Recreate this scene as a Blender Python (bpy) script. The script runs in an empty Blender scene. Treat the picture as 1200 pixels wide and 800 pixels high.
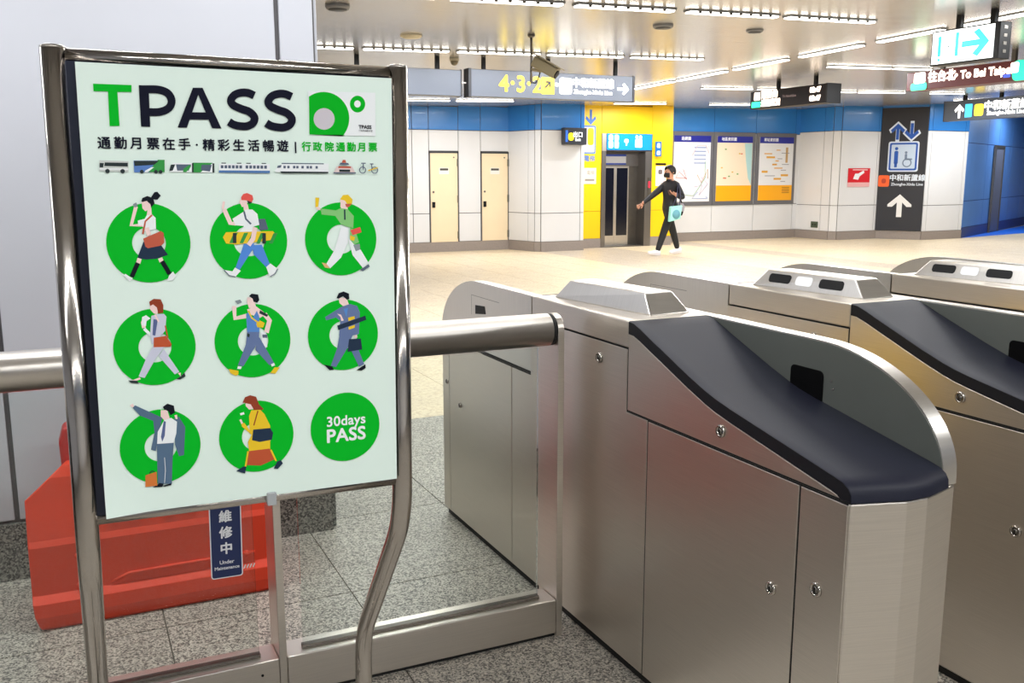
import bpy, bmesh, math, random
from mathutils import Vector, Matrix
random.seed(7)
PI = math.pi
scene = bpy.context.scene
COL = scene.collection

# ------------------------------------------------------------------ camera
F_PX, PITCH, ROLL, YAW = 1110.0, math.radians(10.08), math.radians(-0.06), math.radians(25.13)
cam_data = bpy.data.cameras.new('camera')
cam_data.sensor_width = 36.0
cam_data.lens = F_PX / 1200.0 * 36.0
cam_data.clip_end = 200
cam = bpy.data.objects.new('camera', cam_data)
COL.objects.link(cam)
_f0 = Vector((math.sin(YAW), math.cos(YAW), 0)); _r0 = Vector((math.cos(YAW), -math.sin(YAW), 0))
_f = _f0 * math.cos(PITCH) - Vector((0, 0, 1)) * math.sin(PITCH)
_u = _r0.cross(_f)
_r = _r0 * math.cos(ROLL) + _u * math.sin(ROLL)
_u2 = -_r0 * math.sin(ROLL) + _u * math.cos(ROLL)
_m = Matrix((_r, _u2, -_f)).transposed().to_4x4()
_m.translation = (0, 0, 1.52)
cam.matrix_world = _m
scene.camera = cam

# ------------------------------------------------------------------ world, exposure
world = bpy.data.worlds.new('world'); scene.world = world
world.use_nodes = True
world.node_tree.nodes['Background'].inputs[0].default_value = (1.0, 0.98, 0.95, 1)
world.node_tree.nodes['Background'].inputs[1].default_value = 0.3
scene.view_settings.view_transform = 'Standard'
scene.view_settings.look = 'None'
scene.view_settings.exposure = 0.0
scene.view_settings.gamma = 1.0
scene.view_settings.use_curve_mapping = False
LAMP_W = 26.0        # watts of one ceiling tube
TUBE_E = 7.0

# ------------------------------------------------------------------ materials
MATS = {}
def _lin(c):
    return tuple((x / 12.92 if x <= 0.04045 else ((x + 0.055) / 1.055) ** 2.4) for x in c)
def mat(name, rgb, rough=0.5, metal=0.0, noise=0.0, nscale=20.0, bump=0.0, stretch=None, emit=0.0, coat=0.0, spec=0.5, rvar=0.0):
    """rgb in 0..255 display values; noise = colour variation; stretch = mapping scale for brushed grain"""
    if name in MATS: return MATS[name]
    m = bpy.data.materials.new(name); MATS[name] = m
    m.use_nodes = True
    nt = m.node_tree; b = nt.nodes['Principled BSDF']
    c = _lin([v / 255.0 for v in rgb])
    b.inputs['Base Color'].default_value = (*c, 1)
    b.inputs['Roughness'].default_value = rough
    b.inputs['Metallic'].default_value = metal
    b.inputs['Specular IOR Level'].default_value = spec
    b.inputs['Coat Weight'].default_value = coat
    if emit:
        b.inputs['Emission Color'].default_value = (*c, 1)
        b.inputs['Emission Strength'].default_value = emit
    tc = nt.nodes.new('ShaderNodeTexCoord'); mp = nt.nodes.new('ShaderNodeMapping')
    nt.links.new(tc.outputs['Object'], mp.inputs['Vector'])
    if stretch: mp.inputs['Scale'].default_value = stretch
    nz = nt.nodes.new('ShaderNodeTexNoise'); nz.inputs['Scale'].default_value = nscale
    nz.inputs['Detail'].default_value = 4
    nt.links.new(mp.outputs['Vector'], nz.inputs['Vector'])
    if noise:
        r = nt.nodes.new('ShaderNodeValToRGB')
        r.color_ramp.elements[0].position = 0.3; r.color_ramp.elements[1].position = 0.7
        r.color_ramp.elements[0].color = (*[max(0, v * (1 - noise)) for v in c], 1)
        r.color_ramp.elements[1].color = (*[min(1, v * (1 + noise)) for v in c], 1)
        nt.links.new(nz.outputs['Fac'], r.inputs['Fac']); nt.links.new(r.outputs['Color'], b.inputs['Base Color'])
    if rvar:
        mr = nt.nodes.new('ShaderNodeMapRange')
        mr.inputs['To Min'].default_value = max(0.02, rough - rvar); mr.inputs['To Max'].default_value = rough + rvar
        nt.links.new(nz.outputs['Fac'], mr.inputs['Value']); nt.links.new(mr.outputs['Result'], b.inputs['Roughness'])
    if bump:
        bp = nt.nodes.new('ShaderNodeBump'); bp.inputs['Strength'].default_value = bump; bp.inputs['Distance'].default_value = 0.002
        nt.links.new(nz.outputs['Fac'], bp.inputs['Height']); nt.links.new(bp.outputs['Normal'], b.inputs['Normal'])
    return m
def granite(name, light, dark, speck, scale):
    m = bpy.data.materials.new(name); MATS[name] = m; m.use_nodes = True
    nt = m.node_tree; b = nt.nodes['Principled BSDF']
    tc = nt.nodes.new('ShaderNodeTexCoord')
    n1 = nt.nodes.new('ShaderNodeTexVoronoi'); n1.inputs['Scale'].default_value = scale
    sp_ = nt.nodes.new('ShaderNodeSeparateColor')
    n2 = nt.nodes.new('ShaderNodeTexNoise'); n2.inputs['Scale'].default_value = 3.0
    nt.links.new(tc.outputs['Object'], n1.inputs['Vector']); nt.links.new(tc.outputs['Object'], n2.inputs['Vector'])
    r = nt.nodes.new('ShaderNodeValToRGB'); e = r.color_ramp.elements
    e[0].position = 0.10; e[0].color = (*_lin([v / 255 for v in speck]), 1)
    e[1].position = 0.85; e[1].color = (*_lin([v / 255 for v in light]), 1)
    k = e.new(0.45); k.color = (*_lin([v / 255 for v in dark]), 1)
    nt.links.new(n1.outputs['Color'], sp_.inputs[0]); nt.links.new(sp_.outputs[0], r.inputs['Fac'])
    mx = nt.nodes.new('ShaderNodeMix'); mx.data_type = 'RGBA'; mx.blend_type = 'MULTIPLY'; mx.inputs['Factor'].default_value = 0.35
    r2 = nt.nodes.new('ShaderNodeValToRGB'); r2.color_ramp.elements[0].position = 0.35; r2.color_ramp.elements[1].position = 0.65
    r2.color_ramp.elements[0].color = (0.78, 0.76, 0.74, 1)
    nt.links.new(n2.outputs['Fac'], r2.inputs['Fac'])
    nt.links.new(r.outputs['Color'], mx.inputs[6]); nt.links.new(r2.outputs['Color'], mx.inputs[7])
    nt.links.new(mx.outputs[2], b.inputs['Base Color'])
    b.inputs['Roughness'].default_value = 0.42
    return m
def glass_mat(name, tint, refl=1.0):
    m = bpy.data.materials.new(name); MATS[name] = m; m.use_nodes = True
    nt = m.node_tree; nt.nodes.remove(nt.nodes['Principled BSDF'])
    out = nt.nodes['Material Output']
    t = nt.nodes.new('ShaderNodeBsdfTransparent'); t.inputs[0].default_value = (*tint, 1)
    g = nt.nodes.new('ShaderNodeBsdfGlossy'); g.inputs['Roughness'].default_value = 0.02
    fr = nt.nodes.new('ShaderNodeFresnel'); fr.inputs['IOR'].default_value = 1.45
    mx = nt.nodes.new('ShaderNodeMixShader')
    nt.links.new(fr.outputs[0], mx.inputs[0]); nt.links.new(t.outputs[0], mx.inputs[1]); nt.links.new(g.outputs[0], mx.inputs[2])
    nt.links.new(mx.outputs[0], out.inputs['Surface'])
    return m

STEEL = mat('brushed_steel', (222, 215, 206), 0.34, 1.0, noise=0.05, nscale=6, stretch=(1, 1, 90), rvar=0.05, bump=0.02)
STEEL_V = mat('brushed_steel_cap', (224, 220, 214), 0.30, 1.0, noise=0.04, nscale=6, stretch=(1, 60, 1), rvar=0.04)
STEEL_TUBE = mat('satin_steel_tube', (220, 214, 206), 0.32, 1.0, noise=0.03, nscale=4, stretch=(1, 40, 40), rvar=0.04)
CHROME = mat('polished_steel', (188, 182, 175), 0.14, 1.0, noise=0.04, nscale=5, rvar=0.03)
STEEL_DARK = mat('dull_steel', (120, 116, 110), 0.42, 1.0, noise=0.06, nscale=12)
FIN_IN = mat('grey_green_satin', (118, 122, 116), 0.45, 0.6, noise=0.03, nscale=8)
SEAM = mat('seam_black', (18, 18, 18), 0.7)
PAD = mat('charcoal_moulded_plastic', (27, 29, 44), 0.5, 0.0, spec=0.28, noise=0.06, nscale=300, bump=0.05)
BLACK = mat('black_plastic', (12, 12, 14), 0.5, spec=0.3)
EDGE = mat('shaded_edge_black', (16, 17, 24), 0.5, noise=0.05, nscale=40, spec=0.3)  # shade on the pad's side faces, put into a darker colour
DARKGREY = mat('dark_grey_metal', (62, 63, 68), 0.45, 0.3)
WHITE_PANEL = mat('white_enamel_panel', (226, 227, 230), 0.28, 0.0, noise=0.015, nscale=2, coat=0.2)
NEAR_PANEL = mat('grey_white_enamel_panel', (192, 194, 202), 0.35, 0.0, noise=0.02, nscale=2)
BLUE_PANEL = mat('blue_enamel_panel', (52, 128, 208), 0.25, 0.0, noise=0.04, nscale=2, coat=0.2)
YELLOW = mat('yellow_enamel_panel', (252, 204, 4), 0.4, 0.0, noise=0.02, nscale=2)
JOINT = mat('panel_joint_grey', (92, 90, 92), 0.7)
GREYBASE = mat('grey_stone_base', (150, 140, 134), 0.5, noise=0.08, nscale=60)
CEIL = mat('brushed_aluminium_ceiling', (196, 193, 190), 0.24, 0.65, noise=0.03, nscale=3, stretch=(1, 8, 1), rvar=0.04)
GRANITE = granite('grey_granite', (206, 199, 186), (156, 151, 142), (84, 80, 76), 190)
GRANITE_D = granite('dark_granite', (150, 148, 140), (104, 102, 98), (46, 46, 44), 170)
CREAM = granite('cream_terrazzo', (230, 214, 184), (224, 206, 174), (208, 188, 158), 60)
GREYTILE = granite('grey_terrazzo', (206, 192, 172), (196, 182, 162), (180, 164, 146), 60)
GROUT = mat('grout', (128, 120, 110), 0.9)
GLASS = glass_mat('pane_glass', (0.93, 0.968, 0.952))
GLASS_EDGE = mat('glass_edge_green', (120, 160, 148), 0.15, 0.0)
TUBE = mat('lit_tube', (255, 252, 245), 0.5, emit=TUBE_E)
RED_PLASTIC = mat('orange_red_plastic', (226, 62, 30), 0.42, 0.0, noise=0.07, nscale=5, spec=0.4)
RED_DARK = mat('dark_red_plastic', (178, 26, 22), 0.45, 0.0, noise=0.08, nscale=6)  # darker red, for the piece on top of the barrier

# ------------------------------------------------------------------ mesh helpers
def link(o, parent=None):
    COL.objects.link(o)
    if parent is not None: o.parent = parent
    return o
def thing(name, label, cat, loc=(0, 0, 0), rotz=0.0, group=None):
    o = bpy.data.objects.new(name, None); COL.objects.link(o)
    o.empty_display_size = 0.1
    o.location = loc; o.rotation_euler = (0, 0, rotz)
    o['label'] = label; o['category'] = cat
    if group: o['group'] = group
    return o
def tag(o, label, cat, group=None):
    o['label'] = label; o['category'] = cat
    if group: o['group'] = group
    return o
def struct(o): o['kind'] = 'structure'; return o
class MB:
    def __init__(s): s.v = []; s.f = []; s.mi = []; s.sm = []
    def add(s, vs, fs, mi=0, smooth=False):
        b = len(s.v); s.v += [tuple(p) for p in vs]
        for f in fs: s.f.append([b + i for i in f]); s.mi.append(mi); s.sm.append(smooth)
        return s
    def box(s, x0, x1, y0, y1, z0, z1, mi=0):
        vs = [(x, y, z) for z in (z0, z1) for y in (y0, y1) for x in (x0, x1)]
        return s.add(vs, [(0, 2, 3, 1), (4, 5, 7, 6), (0, 1, 5, 4), (2, 6, 7, 3), (0, 4, 6, 2), (1, 3, 7, 5)], mi)
    def prism(s, pts, axis, a, b, mi=0, smooth=False):
        """pts: 2-D polygon; axis 'x' -> pts are (y,z), 'y' -> (x,z), 'z' -> (x,y)"""
        def mk(p, t):
            return {'x': (t, p[0], p[1]), 'y': (p[0], t, p[1]), 'z': (p[0], p[1], t)}[axis]
        n = len(pts)
        vs = [mk(p, a) for p in pts] + [mk(p, b) for p in pts]
        fs = [tuple(range(n))[::-1], tuple(range(n, 2 * n))]
        s.add(vs, fs, mi)
        base = len(s.v) - 2 * n
        for i in range(n):
            j = (i + 1) % n
            s.f.append([base + i, base + j, base + n + j, base + n + i]); s.mi.append(mi); s.sm.append(smooth)
        return s
    def tube(s, pts, r, n=16, caps=True, mi=0, rs=None):
        pts = [Vector(p) for p in pts]; rings = []
        for i, p in enumerate(pts):
            d = (pts[min(i + 1, len(pts) - 1)] - pts[max(i - 1, 0)]).normalized()
            a = d.cross(Vector((0, 0, 1)))
            if a.length < 0.2: a = d.cross(Vector((0, 1, 0)))
            if i and a.dot(pa) < 0: a = -a
            a.normalize(); pa = a; c = d.cross(a)
            rr = rs[i] if rs else r
            rings.append([p + a * rr * math.cos(2 * PI * k / n) + c * rr * math.sin(2 * PI * k / n) for k in range(n)])
        vs = [q for g in rings for q in g]; fs = []
        for i in range(len(pts) - 1):
            for k in range(n):
                k2 = (k + 1) % n
                fs.append((i * n + k, i * n + k2, (i + 1) * n + k2, (i + 1) * n + k))
        s.add(vs, fs, mi, True)
        if caps:
            b = len(s.v) - len(vs)
            s.f.append([b + k for k in range(n)][::-1]); s.mi.append(mi); s.sm.append(False)
            s.f.append([b + (len(pts) - 1) * n + k for k in range(n)]); s.mi.append(mi); s.sm.append(False)
        return s
    def lathe(s, prof, n=24, c=(0, 0, 0), axis='z', mi=0):
        """prof: (r, h) list"""
        vs = []
        for r, h in prof:
            for k in range(n):
                t = 2 * PI * k / n; x, y = r * math.cos(t), r * math.sin(t)
                p = {'z': (x, y, h), 'x': (h, x, y), 'y': (x, h, y)}[axis]
                vs.append((p[0] + c[0], p[1] + c[1], p[2] + c[2]))
        fs = []
        for i in range(len(prof) - 1):
            for k in range(n):
                k2 = (k + 1) % n; fs.append((i * n + k, i * n + k2, (i + 1) * n + k2, (i + 1) * n + k))
        s.add(vs, fs, mi, True)
        b = len(s.v) - len(vs)
        if prof[0][0] > 1e-5: s.f.append([b + k for k in range(n)]); s.mi.append(mi); s.sm.append(False)
        if prof[-1][0] > 1e-5: s.f.append([b + (len(prof) - 1) * n + k for k in range(n)]); s.mi.append(mi); s.sm.append(False)
        return s
    def build(s, name, mats, parent=None, bevel=0.0, seg=2, loc=None):
        me = bpy.data.meshes.new(name); me.from_pydata(s.v, [], s.f)
        if not isinstance(mats, (list, tuple)): mats = [mats]
        for m in mats: me.materials.append(m)
        me.polygons.foreach_set('material_index', s.mi); me.polygons.foreach_set('use_smooth', s.sm)
        bm = bmesh.new(); bm.from_mesh(me); bmesh.ops.recalc_face_normals(bm, faces=bm.faces); bm.to_mesh(me); bm.free()
        me.update()
        o = bpy.data.objects.new(name, me); link(o, parent)
        if loc: o.location = loc
        if bevel:
            md = o.modifiers.new('bevel', 'BEVEL'); md.width = bevel; md.segments = seg; md.limit_method = 'ANGLE'; md.angle_limit = math.radians(35)
            md.harden_normals = False
        return o
def box(name, m, parent, x0, x1, y0, y1, z0, z1, bevel=0.0):
    return MB().box(x0, x1, y0, y1, z0, z1).build(name, m, parent, bevel)
def share(src, parent, loc=(0, 0, 0), rot=(0, 0, 0)):
    c = src.copy(); COL.objects.link(c); c.parent = parent; c.location = loc; c.rotation_euler = rot
    return c
def copy_tree(o, parent=None):
    c = o.copy(); COL.objects.link(c); c.parent = parent
    for ch in list(o.children): copy_tree(ch, c)
    return c
_TXT = {}
def text_mesh(body, size, bold=0.0, align='CENTER', extrude=0.0, spacing=1.0):
    cu = bpy.data.curves.new('txt', 'FONT'); cu.body = body; cu.size = size; cu.align_x = align; cu.align_y = 'CENTER'
    cu.offset = bold; cu.extrude = extrude; cu.space_character = spacing; cu.resolution_u = 4
    o = bpy.data.objects.new('txt', cu); COL.objects.link(o)
    dg = bpy.context.evaluated_depsgraph_get()
    me = bpy.data.meshes.new_from_object(o.evaluated_get(dg))
    bpy.data.objects.remove(o); bpy.data.curves.remove(cu)
    return me
def text(name, body, size, m, parent, loc, rot=(PI / 2, 0, 0), bold=0.0, align='CENTER', extrude=0.0, spacing=1.0):
    me = text_mesh(body, size, 0.0, align, extrude, spacing); me.name = name
    if bold:                                    # heavier weight: strokes repeated a hair apart
        bm = bmesh.new()
        for k in range(6):
            t = me.copy(); t.transform(Matrix.Translation((bold * math.cos(k * PI / 3), bold * math.sin(k * PI / 3), k * size * 0.002))); bm.from_mesh(t); bpy.data.meshes.remove(t)
        bm.to_mesh(me); bm.free()
    me.materials.clear(); me.materials.append(m)
    o = bpy.data.objects.new(name, me); link(o, parent); o.location = loc; o.rotation_euler = rot
    return o
FACE_MY = (PI / 2, 0, 0)            # lettering that faces -Y
FACE_MX = (PI / 2, 0, -PI / 2)      # lettering that faces -X
def zc(x): return 2.63 + 0.0225 * x  # height of the ceiling
ART = {
 'lettering': [
  ('green', [(26.4,1661.7),(83.6,1662.1),(83,1651),(61.8,1650.6),(61.8,1596.7),(47,1596.1),(47.7,1650.5),(26.3,1650.1)]),
  ('ink', [(94.7,1662.5),(109.7,1662.6),(108.7,1596.6),(94.6,1596.7)]),
  ('~ink', [(101.3,1650.1),(105.9,1650.3),(110.6,1650.5),(115.1,1650.7),(119.1,1650.8),(122.6,1650.5),(125.7,1650),(128.5,1649.4),(130.9,1648.6),(132.9,1647.7),(134.3,1646.7),(135.5,1645.5),(136.5,1643.9),(137.3,1642.2),(137.8,1640.6),(138,1639.2),(137.9,1638),(137.5,1636.4),(136.9,1634.8),(136,1633.4),(135,1632.3),(133.5,1631.2),(131.5,1630),(129,1628.9),(126.1,1628),(123,1627.2),(119.6,1626.8),(115.5,1626.6),(111.1,1626.7),(106.4,1626.7),(101.8,1626.7),(100.8,1614.1),(105.3,1614.1),(109.9,1614),(114.7,1614),(119.5,1614.1),(124.1,1614.7),(128.4,1615.7),(132.4,1617),(136.2,1618.6),(139.7,1620.7),(142.9,1623.1),(145.6,1626.2),(147.7,1629.6),(149.2,1633.2),(150.1,1636.8),(150.4,1640.6),(150,1644.2),(148.9,1647.7),(147.3,1651),(145.2,1654.1),(142.6,1656.7),(139.6,1658.8),(136.3,1660.4),(132.8,1661.6),(129,1662.5),(125,1663.1),(120.5,1663.4),(115.8,1663.3),(111.1,1663.1),(106.4,1662.8),(102,1662.6)]),
  ('ink', [(178.5,1662.2),(194.4,1662.8),(189.5,1652.9),(182.6,1652.7)]),
  ('ink', [(179,1662.2),(187.9,1662.5),(187.4,1652.5),(166.3,1596.9),(151.6,1596.9)]),
  ('ink', [(184.5,1662.4),(194.4,1662.8),(222.1,1597.1),(206.9,1597.1),(186.6,1652.4)]),
  ('ink', [(172.3,1622.2),(199.8,1622.9),(202.7,1611.1),(168.4,1610.3)]),
  ('~ink', [(281.8,1659.8),(279.9,1660.6),(277.9,1661.5),(275.7,1662.5),(273.3,1663.4),(270.6,1664.1),(268,1664.5),(265.5,1664.7),(262.9,1664.8),(260.2,1664.6),(257.4,1664.3),(254.7,1663.7),(251.8,1662.9),(248.8,1661.9),(245.8,1660.5),(242.9,1658.8),(240.4,1656.6),(238.1,1654.2),(236.1,1651.6),(234.5,1648.7),(233.4,1645.5),(233.1,1642.1),(233.7,1639),(234.9,1636.2),(236.6,1633.7),(238.8,1631.5),(241.6,1629.7),(244.6,1628.2),(247.7,1626.9),(250.7,1625.8),(253.6,1624.7),(256.6,1623.7),(259.5,1622.9),(262.1,1622.2),(264.1,1621.6),(265.7,1620.8),(267.2,1619.7),(268.9,1618.3),(270.2,1616.8),(271.1,1615.7),(271.3,1615.2),(271.3,1615),(271.2,1614.4),(270.9,1613.4),(270.3,1612.4),(269.8,1611.7),(269.1,1611.1),(268,1610.4),(266.4,1609.7),(264.6,1609),(263,1608.6),(261.3,1608.3),(259.3,1608.3),(257.1,1608.4),(254.8,1608.6),(252.6,1608.8),(250.7,1609),(249,1609.3),(247.4,1609.7),(245.9,1610.2),(244.5,1610.6),(243.5,1611.1),(242.5,1611.7),(241.4,1612.4),(240.1,1613.3),(238.6,1614.2),(231.2,1603),(232.4,1602.2),(233.7,1601.4),(235.2,1600.4),(237,1599.3),(239,1598.4),(241.1,1597.6),(243.3,1597),(245.5,1596.5),(247.9,1596),(250.3,1595.7),(252.8,1595.4),(255.5,1595.2),(258.5,1595.1),(261.7,1595.2),(264.9,1595.6),(267.9,1596.4),(270.9,1597.5),(273.8,1598.9),(276.7,1600.7),(279.3,1603),(281.4,1605.7),(283,1608.6),(284.1,1611.9),(284.7,1615.5),(284.2,1619.3),(282.7,1622.8),(280.7,1625.6),(278.4,1628.1),(275.8,1630.3),(273,1632.2),(269.9,1633.8),(266.7,1634.8),(263.8,1635.6),(261.1,1636.3),(258.7,1637.1),(256.1,1638.1),(253.2,1639.2),(250.6,1640.2),(248.6,1641.2),(247.4,1642),(246.7,1642.6),(246.3,1643.2),(246.2,1643.5),(246.1,1643.7),(246.1,1643.7),(246.3,1644),(246.8,1645),(247.8,1646.3),(248.9,1647.5),(250,1648.4),(251.2,1649.1),(252.8,1649.8),(254.8,1650.4),(256.9,1651),(258.8,1651.4),(260.5,1651.6),(262.1,1651.7),(263.7,1651.7),(265.4,1651.5),(266.9,1651.3),(268.4,1650.9),(270,1650.3),(271.7,1649.5),(273.8,1648.6),(275.8,1647.7)]),
  ('~ink', [(345.6,1660.6),(343.6,1661.4),(341.6,1662.3),(339.3,1663.3),(336.8,1664.2),(334,1664.9),(331.4,1665.3),(328.7,1665.6),(326,1665.6),(323.2,1665.5),(320.4,1665.1),(317.6,1664.5),(314.6,1663.7),(311.6,1662.7),(308.5,1661.3),(305.5,1659.5),(302.8,1657.3),(300.5,1654.9),(298.5,1652.2),(296.8,1649.3),(295.7,1646),(295.5,1642.6),(296,1639.4),(297.3,1636.5),(299.1,1634),(301.4,1631.8),(304.3,1629.9),(307.4,1628.4),(310.6,1627.2),(313.7,1626),(316.7,1624.9),(319.8,1623.9),(322.9,1623.1),(325.5,1622.4),(327.6,1621.7),(329.2,1620.9),(330.9,1619.8),(332.6,1618.3),(334,1616.9),(334.9,1615.7),(335.1,1615.2),(335.1,1615),(335,1614.4),(334.7,1613.4),(334.1,1612.4),(333.5,1611.7),(332.9,1611.1),(331.7,1610.4),(330.1,1609.6),(328.2,1609),(326.5,1608.5),(324.8,1608.3),(322.8,1608.2),(320.5,1608.3),(318.1,1608.5),(315.8,1608.7),(313.9,1609),(312.1,1609.3),(310.4,1609.7),(308.8,1610.1),(307.5,1610.6),(306.4,1611.1),(305.4,1611.7),(304.2,1612.4),(302.8,1613.3),(301.4,1614.2),(293.7,1602.9),(295,1602.1),(296.3,1601.2),(297.9,1600.2),(299.7,1599.1),(301.9,1598.2),(304,1597.4),(306.2,1596.7),(308.6,1596.2),(311,1595.7),(313.5,1595.4),(316.1,1595.1),(318.9,1594.9),(322,1594.8),(325.3,1594.9),(328.6,1595.4),(331.7,1596.2),(334.8,1597.2),(337.8,1598.6),(340.7,1600.5),(343.4,1602.8),(345.5,1605.5),(347.2,1608.5),(348.4,1611.8),(348.9,1615.5),(348.4,1619.4),(346.9,1622.9),(344.7,1625.8),(342.3,1628.3),(339.6,1630.5),(336.8,1632.5),(333.5,1634.1),(330.2,1635.2),(327.1,1636),(324.4,1636.7),(321.9,1637.5),(319.2,1638.5),(316.2,1639.6),(313.6,1640.7),(311.5,1641.6),(310.2,1642.4),(309.5,1643.1),(309.1,1643.7),(308.9,1644),(308.9,1644.2),(308.9,1644.1),(309,1644.5),(309.6,1645.5),(310.6,1646.8),(311.8,1648),(312.9,1648.9),(314.1,1649.6),(315.7,1650.4),(317.8,1651),(319.9,1651.6),(321.9,1652),(323.7,1652.3),(325.3,1652.4),(327,1652.3),(328.7,1652.1),(330.3,1651.9),(331.8,1651.5),(333.5,1650.9),(335.3,1650.1),(337.4,1649.1),(339.6,1648.2)]),
 ],
 'card': [
  ('white', [(371.7,1665.3),(493.6,1667.7),(492.9,1591.2),(372.1,1590.1)]),
  ('green2', [(372.9,1655),(372.5,1655.5),(377.4,1658.8),(382.7,1661.4),(388.3,1663.3),(394.1,1664.5),(399.9,1665.1),(405.7,1664.8),(411.4,1663.9),(417,1662.2),(422.2,1659.8),(427,1656.8),(431.4,1653.1),(435.3,1648.9),(438.6,1644.2),(441.2,1639.1),(443.1,1633.6),(444.3,1628),(444.7,1622.1),(444.3,1616.3),(443.2,1610.4),(441.3,1604.8),(438.8,1599.4),(435.5,1594.3),(431.7,1589.6),(436.8,1591.9),(372.1,1590.8)]),
  ('pale', [(417.9,1619),(417.3,1614.7),(415.7,1610.6),(413.2,1606.9),(409.9,1603.8),(406,1601.6),(401.8,1600.2),(397.4,1599.9),(393.1,1600.6),(389.1,1602.2),(385.7,1604.7),(383,1608),(381.1,1611.8),(380.2,1616),(380.4,1620.3),(381.5,1624.5),(383.5,1628.4),(386.4,1631.8),(390,1634.5),(394,1636.3),(398.4,1637.2),(402.7,1637),(406.9,1635.9),(410.7,1633.9),(413.8,1631),(416.1,1627.4),(417.5,1623.3)]),
  ('green2', [(474.6,1646.9),(474.1,1643.5),(472.9,1640.3),(471.1,1637.4),(468.6,1635),(465.7,1633.2),(462.5,1632.1),(459.2,1631.8),(456,1632.3),(453,1633.6),(450.4,1635.6),(448.4,1638.1),(447,1641.1),(446.3,1644.4),(446.4,1647.8),(447.2,1651.1),(448.7,1654.2),(450.9,1656.8),(453.6,1658.9),(456.6,1660.4),(459.8,1661.1),(463.1,1661),(466.3,1660.1),(469.1,1658.5),(471.4,1656.2),(473.2,1653.5),(474.3,1650.3)]),
  ('white', [(466.1,1646.9),(465.8,1644.9),(464.8,1643.1),(463.3,1641.6),(461.5,1640.8),(459.5,1640.5),(457.6,1641),(455.9,1642.1),(454.8,1643.6),(454.1,1645.5),(454.2,1647.6),(454.9,1649.5),(456.1,1651.2),(457.8,1652.3),(459.7,1652.9),(461.7,1652.8),(463.5,1652),(464.9,1650.7),(465.9,1648.9)]),
 ],
 'vehicles': [
  ('silver', [(28.1,1541.4),(72.1,1540.5),(71.1,1523),(27.1,1524)]),
  ('dark', [(36.2,1538.1),(71,1537.9),(70.6,1531.7),(34.9,1532.2)]),
  ('dark', [(28.5,1537.3),(34.8,1536.9),(33.2,1530.1),(28,1530.1)]),
  ('white', [(27.9,1528.7),(71.1,1528.8),(70.9,1526.7),(27.8,1526.7)]),
  ('dark', [(42.8,1524.2),(42.2,1522.2),(40.6,1520.8),(38.7,1520.6),(36.9,1521.4),(36,1523.2),(36.1,1525.2),(37.3,1527),(39.1,1527.9),(41,1527.6),(42.4,1526.2)]),
  ('dark', [(65.7,1524.2),(65,1522.2),(63.5,1520.8),(61.5,1520.5),(59.8,1521.4),(58.8,1523.2),(58.9,1525.3),(60.1,1527),(61.9,1527.9),(63.9,1527.6),(65.3,1526.2)]),
  ('blue', [(80,1541.6),(117.7,1542.2),(104.7,1523),(79.9,1522.6)]),
  ('leaf', [(117.8,1543.5),(128.2,1543.5),(127.2,1523.4),(100.8,1523.4)]),
  ('dark', [(80.4,1541.2),(119.7,1541.8),(111.4,1535.1),(81.1,1532.9)]),
  ('white', [(96.9,1525.5),(107.2,1531.3),(111.2,1531.3),(100.7,1523),(95.8,1523)]),
  ('dark', [(94.6,1523.8),(94.1,1522.1),(92.7,1521),(91.1,1520.7),(89.6,1521.4),(88.8,1522.9),(88.8,1524.7),(89.8,1526.1),(91.4,1526.9),(93,1526.6),(94.2,1525.5)]),
  ('dark', [(116.6,1523.8),(116,1522.1),(114.7,1520.9),(113,1520.7),(111.5,1521.4),(110.6,1522.9),(110.7,1524.7),(111.7,1526.2),(113.3,1526.9),(114.9,1526.7),(116.2,1525.5)]),
  ('dark', [(123.8,1523.8),(123.2,1522.1),(121.9,1520.9),(120.2,1520.7),(118.7,1521.4),(117.8,1522.9),(117.9,1524.7),(118.9,1526.2),(120.5,1526.9),(122.2,1526.7),(123.4,1525.5)]),
  ('white', [(141.7,1538.7),(207.8,1539),(207.1,1523.4),(134.9,1523.8)]),
  ('leaf', [(172.5,1539.5),(205.8,1539.6),(184.1,1523.4),(171.7,1523.4)]),
  ('slate', [(145.7,1536.4),(170.3,1536.5),(165.6,1526.1),(147.2,1526.1)]),
  ('dark', [(137.5,1535.6),(144.7,1536.4),(140.1,1526.1),(134.6,1525.1)]),
  ('slate', [(186.8,1536.2),(203.5,1536.2),(199.9,1525.1),(185.3,1527.2)]),
  ('dark', [(204.7,1538.8),(207.8,1538.8),(207.1,1523.4),(204,1523.4)]),
  ('leaf', [(157.6,1529.3),(167.1,1535.7),(170.1,1533.6),(161.4,1523.8),(156.3,1523.8)]),
  ('dark', [(171.4,1538.7),(174.1,1538.7),(173.4,1523.4),(170.7,1523.4)]),
  ('white', [(215.2,1538.4),(258.9,1538.5),(258.4,1526.8),(214.7,1526.8)]),
  ('blue2', [(214.7,1527.2),(258.4,1527.3),(258.3,1523.3),(214.5,1523.4)]),
  ('slate', [(218.2,1535.8),(222.7,1535.8),(222.4,1530.7),(218,1530.7)]),
  ('slate', [(224.4,1535.8),(228.8,1535.9),(228.6,1530.7),(224.1,1530.7)]),
  ('slate', [(230.5,1535.9),(235,1535.9),(234.8,1530.7),(230.3,1530.7)]),
  ('slate', [(236.7,1535.9),(241.2,1535.9),(241,1530.7),(236.5,1530.7)]),
  ('slate', [(242.9,1535.9),(247.4,1535.9),(247.2,1530.7),(242.7,1530.7)]),
  ('slate', [(249.1,1535.9),(253.6,1535.9),(253.4,1530.7),(248.9,1530.7)]),
  ('dark', [(219.5,1540.1),(226.9,1540.2),(226.8,1538.6),(219.4,1538.6)]),
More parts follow.
